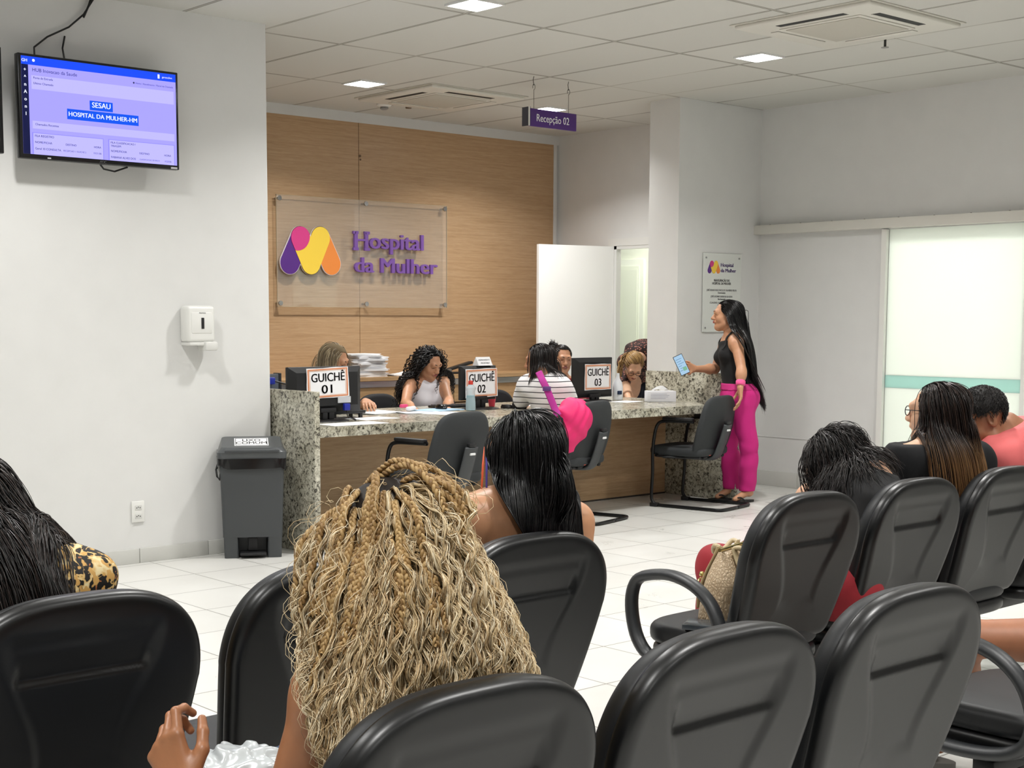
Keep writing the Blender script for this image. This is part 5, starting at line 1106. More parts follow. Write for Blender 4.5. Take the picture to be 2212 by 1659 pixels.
p.garment('striped_shirt',N.m,['torso','should','shtrap'],.014,[plane(J['neck']+p.u*.02,p.u-p.f*.2)],wr=.005,wf=22,k=.05,extra=sleeve)
p.garment('trousers',cloth('navy trousers','#151a2b'),['torsohip','thigh','shin'],.007,[plane(J['pelvis']+p.u*.02,UP),plane((0,0,.11),-UP)],h=.012)
p.garment('sleeve_cuff',cloth('black cuff','#16161a'),['uarmL'],.016,[plane(J['shL']*.10+J['elL']*.90,J['elL']-J['shL']),plane(J['shL']*.32+J['elL']*.68,J['shL']-J['elL'])],wr=0,h=.006)
long_hair(p,1100,.21,hair_mat('hair dark brown',[(0,'#0d0908'),(.7,'#1a1210'),(1,'#2b1e1a')],.35),hb2,part=.0,back=.8,side=.6,r=.0020,vol=(.004,.022),M=20,g=.28,seed=8,jit=.01)
mg=cloth('magenta webbing','#b32a8e',.7,.3,700)
sp=[at(x,y,d) for x,y,d in ((1163,803,9.87),(1167,811,9.85),(1172,822,9.82),(1181,840,9.80),(1190,862,9.80),(1199,884,9.80),(1206,898,9.78))]
bagst=thing('shoulder_bag','crumpled bright pink cloth bag hanging behind the striped shirt on a magenta strap','bag',tuple(at(1230,960,9.95)))
sp=onto(sp,p.S,.022); build(MB().tube(smooth_path(sp),.024,8,sy=.13,up=tuple(-AF)),'strap',mg,bagst,180)
build(rot(MB().box((-.028,-.016,-.006),(.028,.016,.006),.003),sp[3]-AF*.012,np.stack([AR,AU,-AF],1)),'buckle',mat('purple buckle','#5b2f6e',.4),bagst)
build(MB().tube([sp[-1],sp[-1]+arr(.01,-.01,-.03)],.006,8).tube([sp[-1]+arr(.01,-.01,-.03)+.018*nrm(AR*cos(a)+AU*sin(a)) for a in np.linspace(0,2*pi,14,endpoint=False)],.004,6,closed=True),'clip',mat('dark violet metal','#2d2440',.3,.6),bagst)
bgS=SD(); bgc=at(1232,908,9.92); bgS.ell(bgc,(.12,.11,.125),k=.06).ell(bgc+AU*.05+AR*.03,(.10,.08,.09),k=.09).ell(bgc-AU*.13-AR*.02,(.085,.07,.12),k=.09).ell(bgc+AR*.05+AU*.0,(.08,.07,.10),k=.09)
def fb(X): 
    Y=X-bgc; return bgS(X)+.007*np.sin(Y@np.array([30,14,18])+1.8*np.sin(Y@np.array([10,-16,20])))+.0035*np.sin(Y@np.array([-60,35,40])+2*np.sin(Y@np.array([22,18,-12])))
V,F=sdf_mesh(fb,bgc-.32,bgc+.3,.007,False); fast('bag_body',V,F,cloth('hot pink cloth','#e5246e',.6,.1),bagst)
# 5 woman with hair bun, red top
D=11.75
J=seated(at(1215,955,D+.1),(-.3,-1,0),kn=.40,neck=at(1213,818,D+.05),head=at(1214,777,D-.02),shR=at(1180,842,D-.1),shL=at(1250,838,D+.14),elR=at(1175,885,D-.2),wrR=at(1200,890,D-.6),elL=at(1258,880,D+.0),wrL=at(1250,890,D-.45))
p=Person('person','woman with dark hair in a bun and red top looking towards the viewer',(J['pelvis'][0],J['pelvis'][1],0),J,(-.42,-.90,-.10),(0,-.1,1),w=1.0,skin_m=sk_med)
p.body(.009,.0036); p.eyes(.9,lip='#8e544c',browup=-.002)
p.garment('red_top',cloth('crimson cloth','#8e1626'),['torso','should','shtrap','uarm'],.014,[plane(J['neck']+p.u*.02,p.u+p.f*.3)])
p.garment('trousers',cloth('dark trousers','#22242b'),['torsohip','thigh','shin'],.007,[plane(J['pelvis']+p.u*.06,UP),plane((0,0,.11),-UP)],h=.012)
def tied(ps,n,tie,m,basem,r=.0026,seed=3,M=14,line=lambda p:True,bulge=.006):
    P0=scalp(n,line,seed,-.06); R_=np.random.default_rng(seed); W0=ps.H+(P0*ps.hs)@ps.F.T; tw=ps.P(*tie); A=np.zeros((n,M,3)); S_=SD(); S_.P=[q for q in ps.S.P if q[9] in('head','neck')]
    for i,s_ in enumerate(np.linspace(0,1,M)):
        X=W0*(1-s_)+tw*s_+R_.normal(size=(n,3))*.0015; d=S_(X); c=.003+bulge*sin(pi*s_); 
        for _ in range(3): g_=grad(S_,X); d=S_(X); X=X+g_*np.maximum(c-d,0)[:,None]
        A[:,i]=X
    A=smooth_strands(A,1); V,F=tubes(A,r,4,.8,seed=seed); cap_mesh(ps,line,basem,.003,low=-.06); return fast('hair',V,F,m,ps.t)
hdb=hair_mat('hair very dark brown',[(0,'#0b0807'),(.8,'#17100e'),(1,'#251a16')],.32)
tied(p,620,(.045,-.060,.080),hdb,hb2,line=lambda q:q[1]<.066)
bS=SD(); bc=p.P(.060,-.070,.098); bS.ell(bc,.028,k=.01).ell(bc+UP*.02-AR*.012,.024,k=.012).ell(bc+AR*.02+UP*.006,.022,k=.01)
V,F=sdf_mesh(lambda X:bS(X)+.003*np.sin(X@np.array([180,120,150.])),bc-.08,bc+.08,.004,False); bo=fast('hair_bun',V,F,mat('hair dark bun','#120c0b',.4),p.t)
A=np.zeros((60,10,3)); R_=np.random.default_rng(4); d_=R_.normal(size=(60,3)); d_/=np.linalg.norm(d_,axis=1)[:,None]
for i in range(10): A[:,i]=bc+d_*(.025+.0035*i)+UP*.001*i+AR*-.001*i
V,F=tubes(A,.0014,3,.3); fast('loose_ends',V,F,hdb,bo)
# 6 woman bending over papers
D=12.3
J=dict(pelvis=at(1470,790,D+.45),neck=at(1392,757,D+.22),head=at(1369,790,D+.0),shL=at(1418,790,D+.25),shR=at(1352,782,D+.22),elL=at(1420,840,D+.1),wrL=at(1395,866,D-.15),elR=at(1348,832,D+.06),wrR=at(1359,864,D-.12))
J['pelvis']=arr(9.52,8.78,.98)
for q,nm in ((-1,'L'),(1,'R')):
    b=J['pelvis']+arr(.09,-.0,0)*q*.9; J['hip'+nm]=b-UP*.02; J['kn'+nm]=b*arr(1,1,0)+UP*.5; J['an'+nm]=b*arr(1,1,0)+UP*.09; J['to'+nm]=b*arr(1,1,0)+UP*.03+arr(-.1,-.1,0)
p=Person('person','woman with dark blonde hair and glasses in a brown floral blouse bending over the desk',(J['pelvis'][0],J['pelvis'][1],0),J,(-.42,-.52,-.78),(-.42,-.62,.62),w=1.0,skin_m=sk_lt)
hdv=nrm(at(1366,872,D-.22)-J['wrR']); hand(p.S,J['wrR'],hdv,-UP,1,tag='handR'); p.body(.009,.0042,hands=[(J['wrR'],hdv)],hfine=.004); p.eyes(0,brow='#5a4330')
N=NT('brown floral print'); tc=N.n('ShaderNodeTexCoord'); v_=N.n('ShaderNodeTexVoronoi',Scale=52.); N.l(tc,'Object',v_,0); n_=N.n('ShaderNodeTexNoise',Scale=30.,Detail=3.); N.l(tc,'Object',n_,0); N.l(n_,'Color',v_,'Vector') if 0 else None
r_=N.ramp(v_,'Distance',[(.0,'#c59a86'),(.28,'#8d5348'),(.42,'#3a2420'),(.7,'#211413')]); N.l(r_,0,N.b,'Base Color'); N.b.inputs['Roughness'].default_value=.8; floral=N.m
p.garment('floral_blouse',floral,['torso','should','shtrap','uarm'],.018,[lambda X:.112-np.linalg.norm(X-J['head'],axis=1)],wr=.006,k=.04)
p.garment('sleeve_cuff',mat('beige cuff','#c69f82',.7),['farmR'],.014,[plane(J['elR']*.35+J['wrR']*.65,J['wrR']-J['elR'])],wr=.002)
p.garment('trousers',cloth('navy trousers','#151a2b'),['torsohip','thigh','shin'],.016,[plane(J['pelvis']-p.u*.02,p.u),plane((0,0,.11),-UP)],h=.012)
hgb=hair_mat('hair dark blonde',[(0,'#5f431f'),(.5,'#8f6c3a'),(1,'#bd9a62')],.4)
tied(p,560,(.03,-.095,.03),hgb,mat('hair dark blonde base','#65492a',.6),r=.003,seed=5)
pp=[p.P(.03,-.10,.03)]; 
A=np.zeros((120,22,3)); R_=np.random.default_rng(8); jit=R_.normal(size=(120,3))*.010; st0=p.P(.03,-.10,.03); tgt=at(1338,812,D-.02)
for i in range(22):
    s_=i/21; c=st0*(1-s_)**2+2*s_*(1-s_)*at(1345,760,D+.0)+tgt*s_*s_; A[:,i]=c+jit*min(1,.3+1.6*s_)
A=wave(A,.006,14,3,grow=.03); V,F=tubes(A,.0026,4,.3); fast('ponytail',V,F,hgb,p.t)
gl=mat('glasses frame','#2b2320',.3,.3)
def glasses(ps,col=gl):
    mb=MB()
    for q in (-1,1): mb.tube([ps.P(q*.032+.024*cos(a),.100,.008+.018*sin(a)) for a in np.linspace(0,2*pi,18,endpoint=False)],.0018,6,closed=True); mb.tube([ps.P(q*.056,.098,.012),ps.P(q*.076,.03,.012),ps.P(q*.08,-.0,.008)],.0016,6)
    mb.tube([ps.P(-.008,.101,.012),ps.P(0,.104,.014),ps.P(.008,.101,.012)],.0018,6); return build(mb,'glasses',col,ps.t,180)
glasses(p)
# ---------------- people in the waiting seats -----------------
# 7 woman with long straight black hair
D=3.72
J=seated((2.42,2.92,.53),(0,1,0),neck=at(1137,1078,D),head=at(1130,985,D+.03),shL=at(1008,1118,D-.08),shR=at(1238,1128,D+.13),elL=at(985,1290,D-.05),wrL=(2.25,3.05,.62),elR=at(1262,1290,D+.14),wrR=(2.5,3.08,.62))
p=Person('person','woman with long straight black hair and bare shoulders in a strapless black dress',(2.42,2.92,0),J,(-.05,1,-.12),w=1.06,skin_m=skin('skin warm tan','#c5906c',.42))
p.body(.007,.005)
bd=cloth('black stretch cloth','#0c0c0e',.7,.2)
p.garment('dress',bd,['torso','thigh'],.009,[plane(J['neck']-p.u*.145,p.u-p.r*.10),plane((0,3.25,0),(0,1,0))],wr=.002)
long_hair(p,3600,.50,hb,hb2,part=0.,back=1.1,side=.42,r=.00125,vol=(.003,.034),M=34,g=.24,lenvar=.07,jit=.004,seed=11,step=.013,taper=.15,sides=3,walls=[chairfront(2.5),wall2((1042,960),(1070,1050),D,1),wall2((1070,1050),(1135,1160),D,1),wall2((1205,900),(1258,1120),D,-1)])
er=thing('earring','long orange and violet feather earring beside the black hair','earring',tuple(at(1046,1056,D-.1))) 
for c_,dx,k in (('#e8643a',0,0),('#5a4fb0',5,1)):
    a_=at(1046+dx,965,D-.02); b_=at(1040+dx*2.2,1062,D-.06); build(MB().tube([a_,a_*.6+b_*.4,b_],[.001,.005,.0035],8,sy=.4),'feather',mat('feather '+c_,c_,.6),er,180)
# 8 woman with blonde braids
D=2.32
J=seated((1.41,1.84,.53),(-.05,1,0),neck=at(858,1392,D-.06),head=at(842,1190,D+.03),shL=at(702,1500,D-.08),shR=at(1010,1480,D+.10),elL=at(598,1810,D-.04),wrL=at(402,1712,D-.02),elR=at(1090,1700,D+.15),wrR=(1.45,2.15,.62))
p=Person('person','woman with long blonde braids and curls in the nearest row, left hand raised',(1.41,1.84,0),J,(-.12,.93,-.38),(0,.36,1),w=1.0,skin_m=skin('skin bronze','#a8724f',.42))
hdv=nrm(at(352,1600,D+.0)-J['wrL']); hand(p.S,J['wrL'],hdv,nrm(AR*.35+AF*.9),-1,curls=[(.45,1.0,.7),(.75,1.2,.8),(.9,1.2,.8),(1.0,1.2,.8)],thumb=.5,s=1.0,tag='handL')
p.body(.007,.005,hands=[(J['wrL'],hdv)],hfine=.0028)
p.garment('black_top',bd,['torsowaist','torsorib','torsochest','torsobust'],.006,[plane(J['neck']-p.u*.12,p.u)],wr=.002); p.garment('trousers',cloth('denim','#3a4a63'),['torsohip','thigh','shin'],.013,[plane(J['pelvis']+p.u*.06,UP),plane((0,0,.11),-UP)],h=.012)
hbl1=hair_mat('hair blonde curls',[(0,'#7d6244'),(.2,'#b4976d'),(.6,'#dac49b'),(1,'#f4e9cf')],.42,.4); hbr=hair_mat('hair honey braids',[(0,'#7a5c36'),(.5,'#9c7c4e'),(1,'#b89a6a')],.5,.4)
dkb=mat('hair root dark','#1c130d',.6)
cap_mesh(p,lambda q:True,dkb,.004)
# envelope of the hair mass so that the locks fall wide like the heavy curls do
env=SD(); nb_=at(870,1300,D-.04)
env.ell(p.P(0,-.03,.03),(.085,.10,.09),p.F,k=.03).cap(p.P(0,-.06,.0),at(905,1375,D-.02),.085,.135,k=.06).cap(at(745,1185,D),at(735,1320,D-.04),.055,.06,k=.04).cap(at(830,1330,D-.05),at(775,1560,D-.12),.09,.085,k=.05).cap(at(930,1340,D+.02),at(1010,1450,D+.08),.10,.10,k=.06).cap(at(780,1560,D-.12),at(770,1750,D-.12),.075,.07,k=.05)
envc=lambda X: env(X)+.012
coll=lambda X: np.minimum(p.S(X),envc(X))
# keep hair outside the backrest of the chair behind her
chb=lambda X: np.maximum(np.maximum(np.abs(X[:,0]-1.325)-.27,np.abs(X[:,1]-1.525)-.06),X[:,2]-.905)
WL=[chairfront(1.5),wall2((648,1180),(640,1300),D,1),wall2((640,1300),(684,1440),D,1),wall2((684,1440),(655,1650),D,1),wall2((985,1110),(1080,1290),D,-1),wall2((1080,1290),(1158,1470),D,-1)]
coll2=coll
def locks(n,L,seed,r,amp,freq,vol,M,per,sp_,g=.2,lenvar=.1,colr=coll2,grow=.08,line=lambda q:True,planar=False):
    P0=scalp(n,line,seed,-.05); R_=np.random.default_rng(seed+1); nl=(P0-np.array([0,-.014,.035]))/np.array([.075,.094,.081])**2; nl/=np.linalg.norm(nl,axis=1)[:,None]
    D_=np.stack([np.sign(P0[:,0]+.02)*.5*np.clip(abs(P0[:,0]+.02)/.03,0,1),-.9*np.ones(n),-.3*np.ones(n)],1)+R_.normal(size=(n,3))*.12; D_-=nl*(D_*nl).sum(1)[:,None]; D_/=np.linalg.norm(D_,axis=1)[:,None]; D_+=nl*.2
    W0=p.H+(P0*p.hs)@p.F.T; WD=D_@p.F.T; WD/=np.linalg.norm(WD,axis=1)[:,None]; cv=vol[0]+(vol[1]-vol[0])*R_.random(n)
    Ls=L*(1+lenvar*R_.normal(size=n)).clip(.6,1.3); A=drape(W0,WD,Ls,colr,.012,g,clear=lambda s_:.004+cv*min(1,s_/.07),seed=seed,jit=.015,walls=WL); A=resample(A,Ls,M,.012)
    for w_ in WL[1:]:
        v,nn=w_(A.reshape(-1,3)); A=A+(nn*(np.maximum(-v,0)*.9)[:,None]).reshape(A.shape)
    return smooth_strands(A,4),R_
# braids: three interleaved tubes each
Ab,R_=locks(50,.24,21,.004,0,0,(.020,.026),150,1,0,g=.2,lenvar=.30,line=lambda q:q[2]>.03)
Vs=[];Fs=[];n0=0
for i in range(len(Ab)):
    P=Ab[i]; T=np.gradient(P,axis=0); T/=np.linalg.norm(T,axis=1)[:,None]+1e-9; g_=grad(coll,P); U=g_-(g_*T).sum(1)[:,None]*T; U/=np.linalg.norm(U,axis=1)[:,None]+1e-9; B=np.cross(T,U)
    s_=np.concatenate([[0],np.cumsum(np.linalg.norm(np.diff(P,axis=0),axis=1))]); w0=2*pi/.030; wid=.0034*(.8+.5*R_.random())
    A3=np.stack([P+B*(wid*np.sin(w0*s_+2*pi*j/3))[:,None]+U*(wid*.62*np.sin(2*(w0*s_+2*pi*j/3)))[:,None] for j in range(3)])
    V,F=tubes(A3,wid*.80,7,.7,seed=i,root=.8); Vs.append(V);Fs.append(F+n0);n0+=len(V)
hb_o=fast('hair_braids',np.concatenate(Vs),np.concatenate(Fs),hbr,p.t)
# free curls: clumps of thin wavy strands
def clump(n,L,seed,per,amp,freq,rs,spread,vol,M=84,g=.2,lenvar=.12,line=lambda q:True):
    A,R_=locks(n,L,seed,0,0,0,vol,M,1,0,g=g,lenvar=lenvar,line=line); A=wave(A,amp,freq,seed+7,grow=.07,planar=True)
    out=[]; s_=np.linspace(0,1,M)[None,:,None]
    for k in range(per):
        o=R_.normal(size=(n,1,3))*spread*(.6+.9*s_); o2=R_.normal(size=(n,1,3))*spread*.25; out.append(A+o*(1-.5*s_)+o2*s_)
    A=np.concatenate(out); A=wave(A,amp*.08,freq*1.9,seed+13,grow=.05); return tubes(A,rs*(.6+.8*R_.random(len(A))),3,.25,seed=seed)
V,F=sdf_mesh(lambda X: env(X)+.022+.003*np.sin(X@np.array([160,120,30.])),at(830,1350,D)-.42,at(830,1350,D)+.42,.012,False); k_=V[F].mean(1); k_=(k_[:,1]>1.66+.26*(.905-k_[:,2]))&((k_-at(684,1440,D))@AR>0.015); fast('hair_shade_underlayer',V,F[k_],mat('hair brown shade underlayer','#4f3c26',.8,spec=.1),p.t)  # dark brown hull inside the curls, its colour paints shaded depth into the gaps
V,F=clump(350,.70,31,12,.0078,14.5,.00078,.0026,(.000,.020),line=lambda q:q[2]<.085); o=fast('hair_curls',V,F,hbl1,p.t)
V,F=clump(80,.42,47,11,.0078,15,.00075,.0028,(.018,.034),line=lambda q:.0<q[2]<.075); o2=fast('hair_top_curls',V,F,hbl1,p.t)
A,R_=locks(90,.5,55,0,0,0,(.02,.05),60,1,0); A=wave(A,.012,13,3,grow=.1); V,F=tubes(A,.0005,3,.5); fast('flyaway_hair',V,F,hbl1,p.t)
nail=mat('dark nail','#3b3540',.25)
# satin cloth on her lap
cc=at(500,1668,D+.28); sS=SD(); sS.ell(cc,(.10,.09,.045),k=.04).ell(cc+AR*.05-UP*.05,(.12,.09,.06),k=.04).ell(cc-UP*.1,(.12,.10,.08),k=.04)
def fs(X): Y=X-cc; return sS(X)+.005*np.sin(Y@np.array([60,35,80])+3*np.sin(Y@np.array([25,-40,30])))+.003*np.sin(Y@np.array([-110,90,60])+2*np.sin(Y@np.array([40,70,-30])))
V,F=sdf_mesh(fs,cc-.26,cc+.2,.005,False); tag(fast('satin_pouch',V,F,mat('silver satin','#c9ced0',.25,.25),None,base=cc*arr(1,1,0)),'crumpled silvery white satin cloth on the lap of the blonde woman, bottom left','cloth')
# 9 woman in leopard print, lower left
D=2.95
J=seated((1.19,2.80,.53),(0,1,0),neck=at(-12,1205,D),head=at(-98,1118,D+.05),shL=at(-155,1250,D-.12),shR=at(180,1256,D+.10),elL=at(-200,1400,D-.1),wrL=(1.05,3.05,.62),elR=at(205,1400,D+.12),wrR=(1.3,3.05,.62))
p=Person('person','woman in leopard print top with long loose dark hair at the left edge',(1.19,2.80,0),J,(-.25,.95,-.1),(-.15,0,1),w=1.08,skin_m=sk_med)
p.body(.009,.006)
N=NT('leopard print cloth'); tc=N.n('ShaderNodeTexCoord'); v1=N.n('ShaderNodeTexVoronoi',Scale=40.,Randomness=.9); n_=N.n('ShaderNodeTexNoise',Scale=24.,Detail=2.); N.l(tc,'Object',n_,0)
mxv=N.n('ShaderNodeMix',_data_type='RGBA'); mxv.inputs[0].default_value=.10; N.l(tc,'Object',mxv,6); N.l(n_,'Color',mxv,7); N.l(mxv,2,v1,0); n2=N.n('ShaderNodeTexNoise',Scale=55.,Detail=1.); N.l(tc,'Object',n2,0)
r1=N.ramp(v1,'Distance',[(.0,'#b8733f'),(.14,'#a9653a'),(.17,'#0e0b09'),(.50,'#0e0b09'),(.55,'#d9b26c'),(.8,'#ecd9a8')],'LINEAR'); r2=N.ramp(n2,'Fac',[(.40,'#000000'),(.44,'#ffffff')])
mx=N.n('ShaderNodeMix',_data_type='RGBA'); N.l(r2,0,mx,0); mx.inputs[6].default_value=hx('#d3a45c'); N.l(r1,0,mx,7); N.l(mx,2,N.b,'Base Color'); N.b.inputs['Roughness'].default_value=.7
p.garment('leopard_top',N.m,['torso','should','shtrap','uarm'],.012,[plane(J['neck']-p.u*.0,p.u)],wr=.004); p.garment('trousers',cloth('black trousers','#17181b'),['torsohip','thigh','shin'],.007,[plane(J['pelvis']+p.u*.06,UP),plane((0,0,.11),-UP)],h=.012)
long_hair(p,3200,.50,hair_mat('hair dark natural',[(0,'#0c0908'),(.6,'#1a1413'),(1,'#3a2d28')],.36),hb2,part=0.,back=.95,side=.75,r=.0012,vol=(.006,.05),M=34,g=.15,lenvar=.12,jit=.02,seed=13,amp=.003,freq=6,step=.012,sides=3,fall=nrm(arr(.20,-.12,-1)),walls=[chairfront(2.5),wall2((10,1010),(75,1125),D,-1),wall2((75,1125),(160,1185),D,-1),wall2((160,1185),(175,1290),D,-1)])
# 10 woman with short curly dark hair leaning forward
D=4.98
J=seated((4.08,2.84,.54),(.02,1,0),neck=at(1885,1042,D-.12),head=at(1802,1000,D+.02),shL=at(1752,1078,D+.12),shR=at(1912,1092,D-.20),elL=at(1712,1130,D+.22),wrL=at(1640,1180,D+.30),elR=at(1862,1215,D-.18),wrR=at(1760,1230,D+.15))
p=Person('person','woman with short wavy dark hair and red trousers slumped forward beside the handbag',(4.08,2.84,0),J,(-.25,.72,-.64),(-.3,.5,.8),w=1.05,skin_m=sk_lt)
hdv=nrm(at(1600,1188,D+.35)-J['wrL']); hand(p.S,J['wrL'],hdv,-UP,1,tag='handL'); p.body(.008,.006,hands=[(J['wrL'],hdv)],hfine=.0045)
p.garment('black_top',bd,['torsowaist','torsorib','torsochest','torsobust','shtrap'],.012,[plane(J['neck']+p.u*.05,p.u)],wr=.003); red=cloth('dark red trousers','#8e1a25',.8,.2)
p.garment('red_trousers',red,['torsohip','thigh','shin'],.018,[plane(J['pelvis']+p.u*.13,UP),plane((0,0,.11),-UP)],h=.010,wr=.004)
long_hair(p,3200,.26,hair_mat('hair soft black curls',[(0,'#0e0a09'),(.7,'#1c1513'),(1,'#2f2420')],.42),hb2,part=.0,back=.8,side=.8,r=.0013,vol=(.006,.045),M=44,amp=.004,freq=8,g=.26,seed=15,jit=.008,grow=.06,sides=3,low=-.075,fall=nrm(arr(.22,-.20,-1)))
w_=J['wrL']; ax=nrm(J['elL']-w_); build(MB().tube([w_+ax*.02,w_+ax*.05],[.031,.031],16),'watch_strap',mat('steel','#b5b5b5'),p.t); build(rot(MB().box((-.017,-.02,-.006),(.017,.02,.006),.004),w_+ax*.035+UP*.034,np.eye(3)),'watch_case',mat('gold watch','#b5a362',.3,.9),p.t)
# 11 woman with glasses
D=5.25
J=seated((4.72,2.86,.54),(0,1,0),neck=at(2033,962,D),head=at(2024,893,D+.04),shL=at(1950,993,D-.08),shR=at(2108,995,D+.12),elL=at(1935,1110,D-.05),wrL=(4.6,3.15,.62),elR=at(2120,1110,D+.1),wrR=(4.85,3.15,.62))
p=Person('person','woman with glasses and straight brown light-tipped hair in a black sweater',(4.72,2.86,0),J,(-.20,1,.0),w=1.02,skin_m=sk_lt)
p.body(.008,.005); glasses(p); blc=cloth('black knit','#0e0f12',.9,.2)
p.garment('black_sweater',blc,['torso','should','shtrap','uarm','farm'],.014,[plane(J['neck']+p.u*.015,p.u)],wr=.003,k=.045); p.garment('trousers',cloth('black trousers','#17181b'),['torsohip','thigh','shin'],.007,[plane(J['pelvis']+p.u*.06,UP),plane((0,0,.11),-UP)],h=.012)
N=NT('hair brown with light tips'); g_=N.n('ShaderNodeNewGeometry'); r1=N.ramp(g_,'Random Per Island',[(0,'#150e0c'),(.8,'#2b1d18'),(1,'#4b352a')]); tc=N.n('ShaderNodeTexCoord'); sx_=N.n('ShaderNodeSeparateXYZ'); N.l(tc,'Object',sx_,0)
r2=N.ramp(g_,'Random Per Island',[(0,'#4c3322'),(.5,'#7d5a3a'),(1,'#a98256')]); mr=N.n('ShaderNodeMapRange'); mr.inputs[1].default_value=1.00; mr.inputs[2].default_value=.90; N.l(sx_,'Z',mr,0); mx=N.n('ShaderNodeMix',_data_type='RGBA'); N.l(mr,0,mx,0); N.l(r1,0,mx,6); N.l(r2,0,mx,7); N.l(mx,2,N.b,'Base Color'); N.b.inputs['Roughness'].default_value=.33
long_hair(p,2600,.37,N.m,hb2,part=0.,back=.9,side=.55,r=.0013,vol=(.004,.03),M=30,g=.24,lenvar=.10,jit=.006,seed=17,step=.012,taper=.2,sides=3,fall=nrm(arr(.1,-.1,-1)),walls=[wall2((1968,860),(1975,970),D,1),wall2((2072,850),(2128,1010),D,-1)])
# 12 man in coral shirt
D=5.6
J=seated((5.42,2.85,.54),(-.1,1,0),neck=at(2180,930,D+.1),head=at(2122,905,D+.02),shL=at(2160,985,D-.05),shR=at(2262,985,D+.2),elL=at(2150,1100,D+.0),wrL=(5.25,3.2,.6),elR=at(2290,1110,D+.15),wrR=(5.5,3.2,.6))
p=Person('person','man with cropped dark hair in a coral t-shirt bowing his head at the right edge',(5.42,2.85,0),J,(-.72,.48,-.50),(-.45,.3,.85),w=1.22,skin_m=skin('skin brown man','#9c6a4c'),sex='m',hs=1.04)
p.body(.009,.0045); 
def sl2(G):
    for nm in 'LR': G.cap(J['sh'+nm],J['sh'+nm]*.35+J['el'+nm]*.65,.068,.066,k=.04)
p.garment('coral_shirt',cloth('coral cotton','#e57070',.85,.15),['torso','should','shtrap'],.016,[plane(J['neck']+p.u*.035,p.u-p.f*.1)],wr=.004,wf=20,k=.05,extra=sl2); p.garment('trousers',cloth('grey trousers','#3c4048'),['torsohip','thigh','shin'],.007,[plane(J['pelvis']+p.u*.06,UP),plane((0,0,.11),-UP)],h=.012)
crop=lambda q: (q[1]<.06) and not (abs(q[0])>.045 and q[2]<.012 and q[1]>-.05)
hcm=hair_mat('hair cropped black',[(0,'#0d0a09'),(.7,'#17110f'),(1,'#2a1f1b')],.55)
cap_mesh(p,crop,mat('hair crop base','#120d0b',.7),.0045,low=-.035)
P0=scalp(2600,crop,31,-.045); R_=np.random.default_rng(5); nl=(P0-np.array([0,-.014,.035]))/np.array([.075,.094,.081])**2; nl/=np.linalg.norm(nl,axis=1)[:,None]; W0=p.H+(P0*p.hs)@p.F.T; Wn=nl@p.F.T; Wt=p.F@arr(0,.5,-.3)
A=np.stack([W0+Wn*(.002+.0045*i)+Wt*.002*i*i+R_.normal(size=W0.shape)*.0006*i for i in range(4)],1); V,F=tubes(A,.0011,3,.3); fast('hair',V,F,hcm,p.t)
# 13 seated man in shorts beyond the right edge
J=seated((4.16,1.80,.50),(0,1,0),neck=(4.14,1.68,1.08),head=(4.14,1.74,1.28),shL=(3.94,1.68,1.0),shR=(4.34,1.70,1.0),elL=(3.95,1.80,.76),wrL=(4.12,2.0,.62),elR=(4.36,1.82,.76),wrR=(4.2,2.05,.66),knL=(3.80,2.16,.49),knR=(4.42,2.10,.49),anL=(4.02,2.42,.09),toL=(3.98,2.56,.035))
p=Person('person','seated man in dark shorts at the lower right corner, mostly out of frame',(4.08,1.80,0),J,(0,1,-.1),w=.98,skin_m=skin('skin leg','#a56e50'),sex='m'); p.body(.009,.006)
p.garment('tshirt',cloth('grey shirt','#6a6f78'),['torso','should','shtrap','uarm'],.014,[plane(J['neck'],p.u)]); 
p.garment('shorts',cloth('dark shorts','#23262e'),['torsohip','thigh'],.018,[plane(J['pelvis']+p.u*.06,UP),plane((0,1.98,0),(0,1,0))])
cap_mesh(p,crop,mat('hair crop base','#120d0b'),.006)
c=J['anL']*arr(1,1,0)+nrm(J['toL']-J['anL'])*arr(1,1,0)*.06; d=nrm((J['toL']-J['anL'])*arr(1,1,0)); sd=np.cross(d,UP)
fl=thing('flip_flop','grey sandal on the foot of the man at the lower right','sandal',tuple(c)); P=[(cos(2*pi*k/28)*.14,sin(2*pi*k/28)*.047) for k in range(28)]; build(MB().prism(P,c+UP*.0015,d,sd,UP*.018),'sole',mat('grey rubber','#6c6a66',.6),fl,40); build(MB().tube(smooth_path([c+sd*.05+UP*.016,c+d*.03+sd*.04+UP*.06,c+d*.04+UP*.075,c+d*.03-sd*.04+UP*.06,c-sd*.05+UP*.016]),.011,8,sy=.5),'strap',mat('grey rubber','#6c6a66'),fl,180)
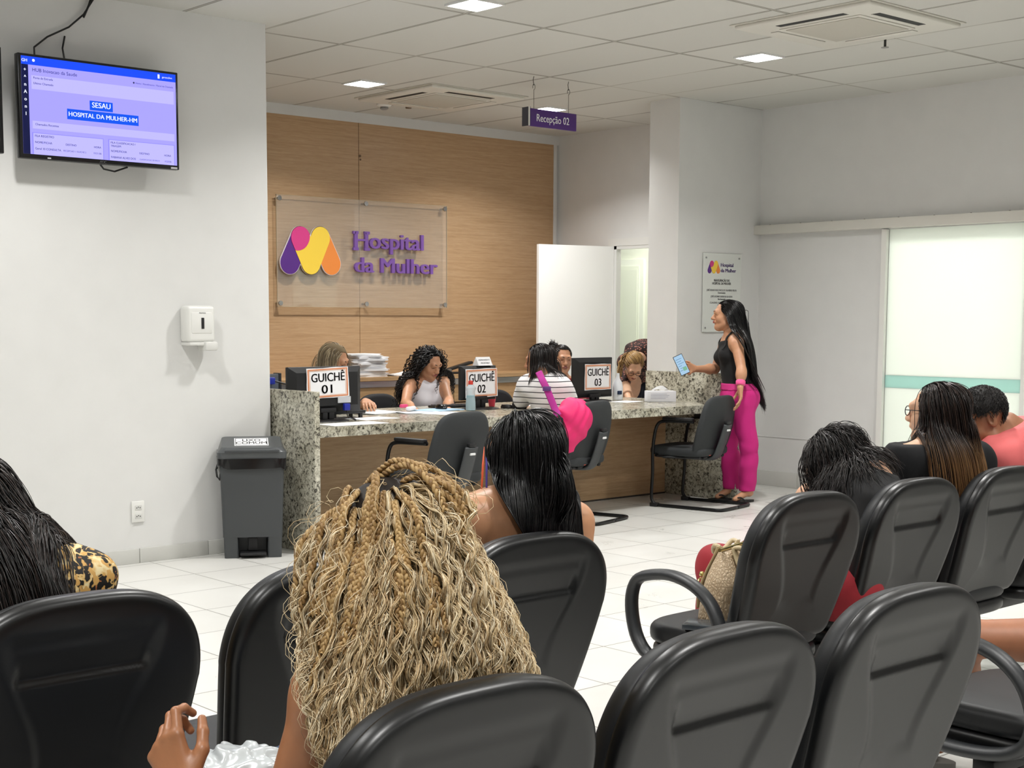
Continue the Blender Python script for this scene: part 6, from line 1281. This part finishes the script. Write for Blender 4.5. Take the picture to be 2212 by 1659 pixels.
# ---------------- handbag, book -----------------
bgc=arr(3.655,2.93,.455)
hbag=thing('handbag','beige crocodile-textured handbag on the seat of the right bench','bag',tuple(bgc))
N=NT('beige embossed leather'); tc=N.n('ShaderNodeTexCoord'); v_=N.n('ShaderNodeTexVoronoi',_feature='DISTANCE_TO_EDGE',Scale=125.); mp=N.n('ShaderNodeMapping'); mp.inputs['Scale'].default_value=(1,1,.55); N.l(tc,'Object',mp,0); N.l(mp,0,v_,0)
r_=N.ramp(v_,'Distance',[(.0,'#9a8264'),(.12,'#b8a284'),(.5,'#c4b092')]); N.l(r_,0,N.b,'Base Color'); N.bump(v_,'Distance',.5,.01); N.b.inputs['Roughness'].default_value=.45
prof=[]; V=[];F=[]; n=40; K=16
for k in range(K+1):
    z=.215*k/K; t_=k/K; rx=.150*(1-.10*t_)*(1-.55*max(0,t_-.55)**1.5*2.0); ry=.085*(1-.75*t_**1.6)+.008
    for i in range(n):
        th=2*pi*i/n; V.append((np.sign(cos(th))*abs(cos(th))**.8*rx,np.sign(sin(th))*abs(sin(th))**.8*ry,z))
F=[(k*n+i,k*n+(i+1)%n,(k+1)*n+(i+1)%n,(k+1)*n+i) for k in range(K) for i in range(n)]+[tuple(range(n))[::-1],tuple(K*n+i for i in range(n))]
Rg=np.array([[cos(.25),-sin(.25),0],[sin(.25),cos(.25),0],[0,0,1]])*np.array([1.12,1,1.05])
build(rot(MB().add(V,F),bgc,Rg),'bag_body',N.m,hbag,180); lth=mat('smooth beige leather','#b5a37f',.4); gold=mat('gold hardware','#cdbf84',.25,1.)
for sx_,sy_ in ((-.07,-1),(.07,-1),(-.07,1),(.07,1)):
    pts=[(sx_,sy_*.088,.03),(sx_,sy_*.086,.08),(sx_*.95,sy_*.065,.14),(sx_*.9,sy_*.035,.20),(sx_*.85,sy_*.025,.225)]
    st_=build(rot(MB().tube(smooth_path(pts),.020,10,sy=.22,up=(0,sy_,0)),bgc,Rg),'strap_tab',lth,hbag,180); 
    build(rot(MB().tube([(sx_+.016*cos(a),sy_*.088,.105+.016*sin(a)) for a in np.linspace(0,2*pi,16,endpoint=False)],.003,6,closed=True).tube([(sx_,sy_*.078,.135),(sx_,sy_*.088,.135)],.008,10),bgc,Rg),'ring',gold,st_,180)
for sy_ in (-1,1): build(rot(MB().tube(smooth_path([(-.06,sy_*.025,.222),(-.06,sy_*.045,.225),(-.03,sy_*.06,.20),(.03,sy_*.06,.20),(.06,sy_*.045,.225),(.06,sy_*.025,.222)]),.008,10),bgc,Rg),'handle',lth,hbag,180)
build(rot(MB().tube([(-.11,0,.222),(.11,0,.222)],.006,8),bgc,Rg),'zip',gold,hbag)
nb=at(1507,1372,4.18); tag(build(rot(MB().box((-.05,-.075,-.009),(.05,.075,.009),.004),arr(3.44,2.86,.4635),np.array([[cos(.5),-sin(.5),0],[sin(.5),cos(.5),0],[0,0,1]])),'wallet_phone',mat('steel blue gloss','#3f464c',.2)),'dark glossy phone or wallet on the seat beside the beige handbag','phone')
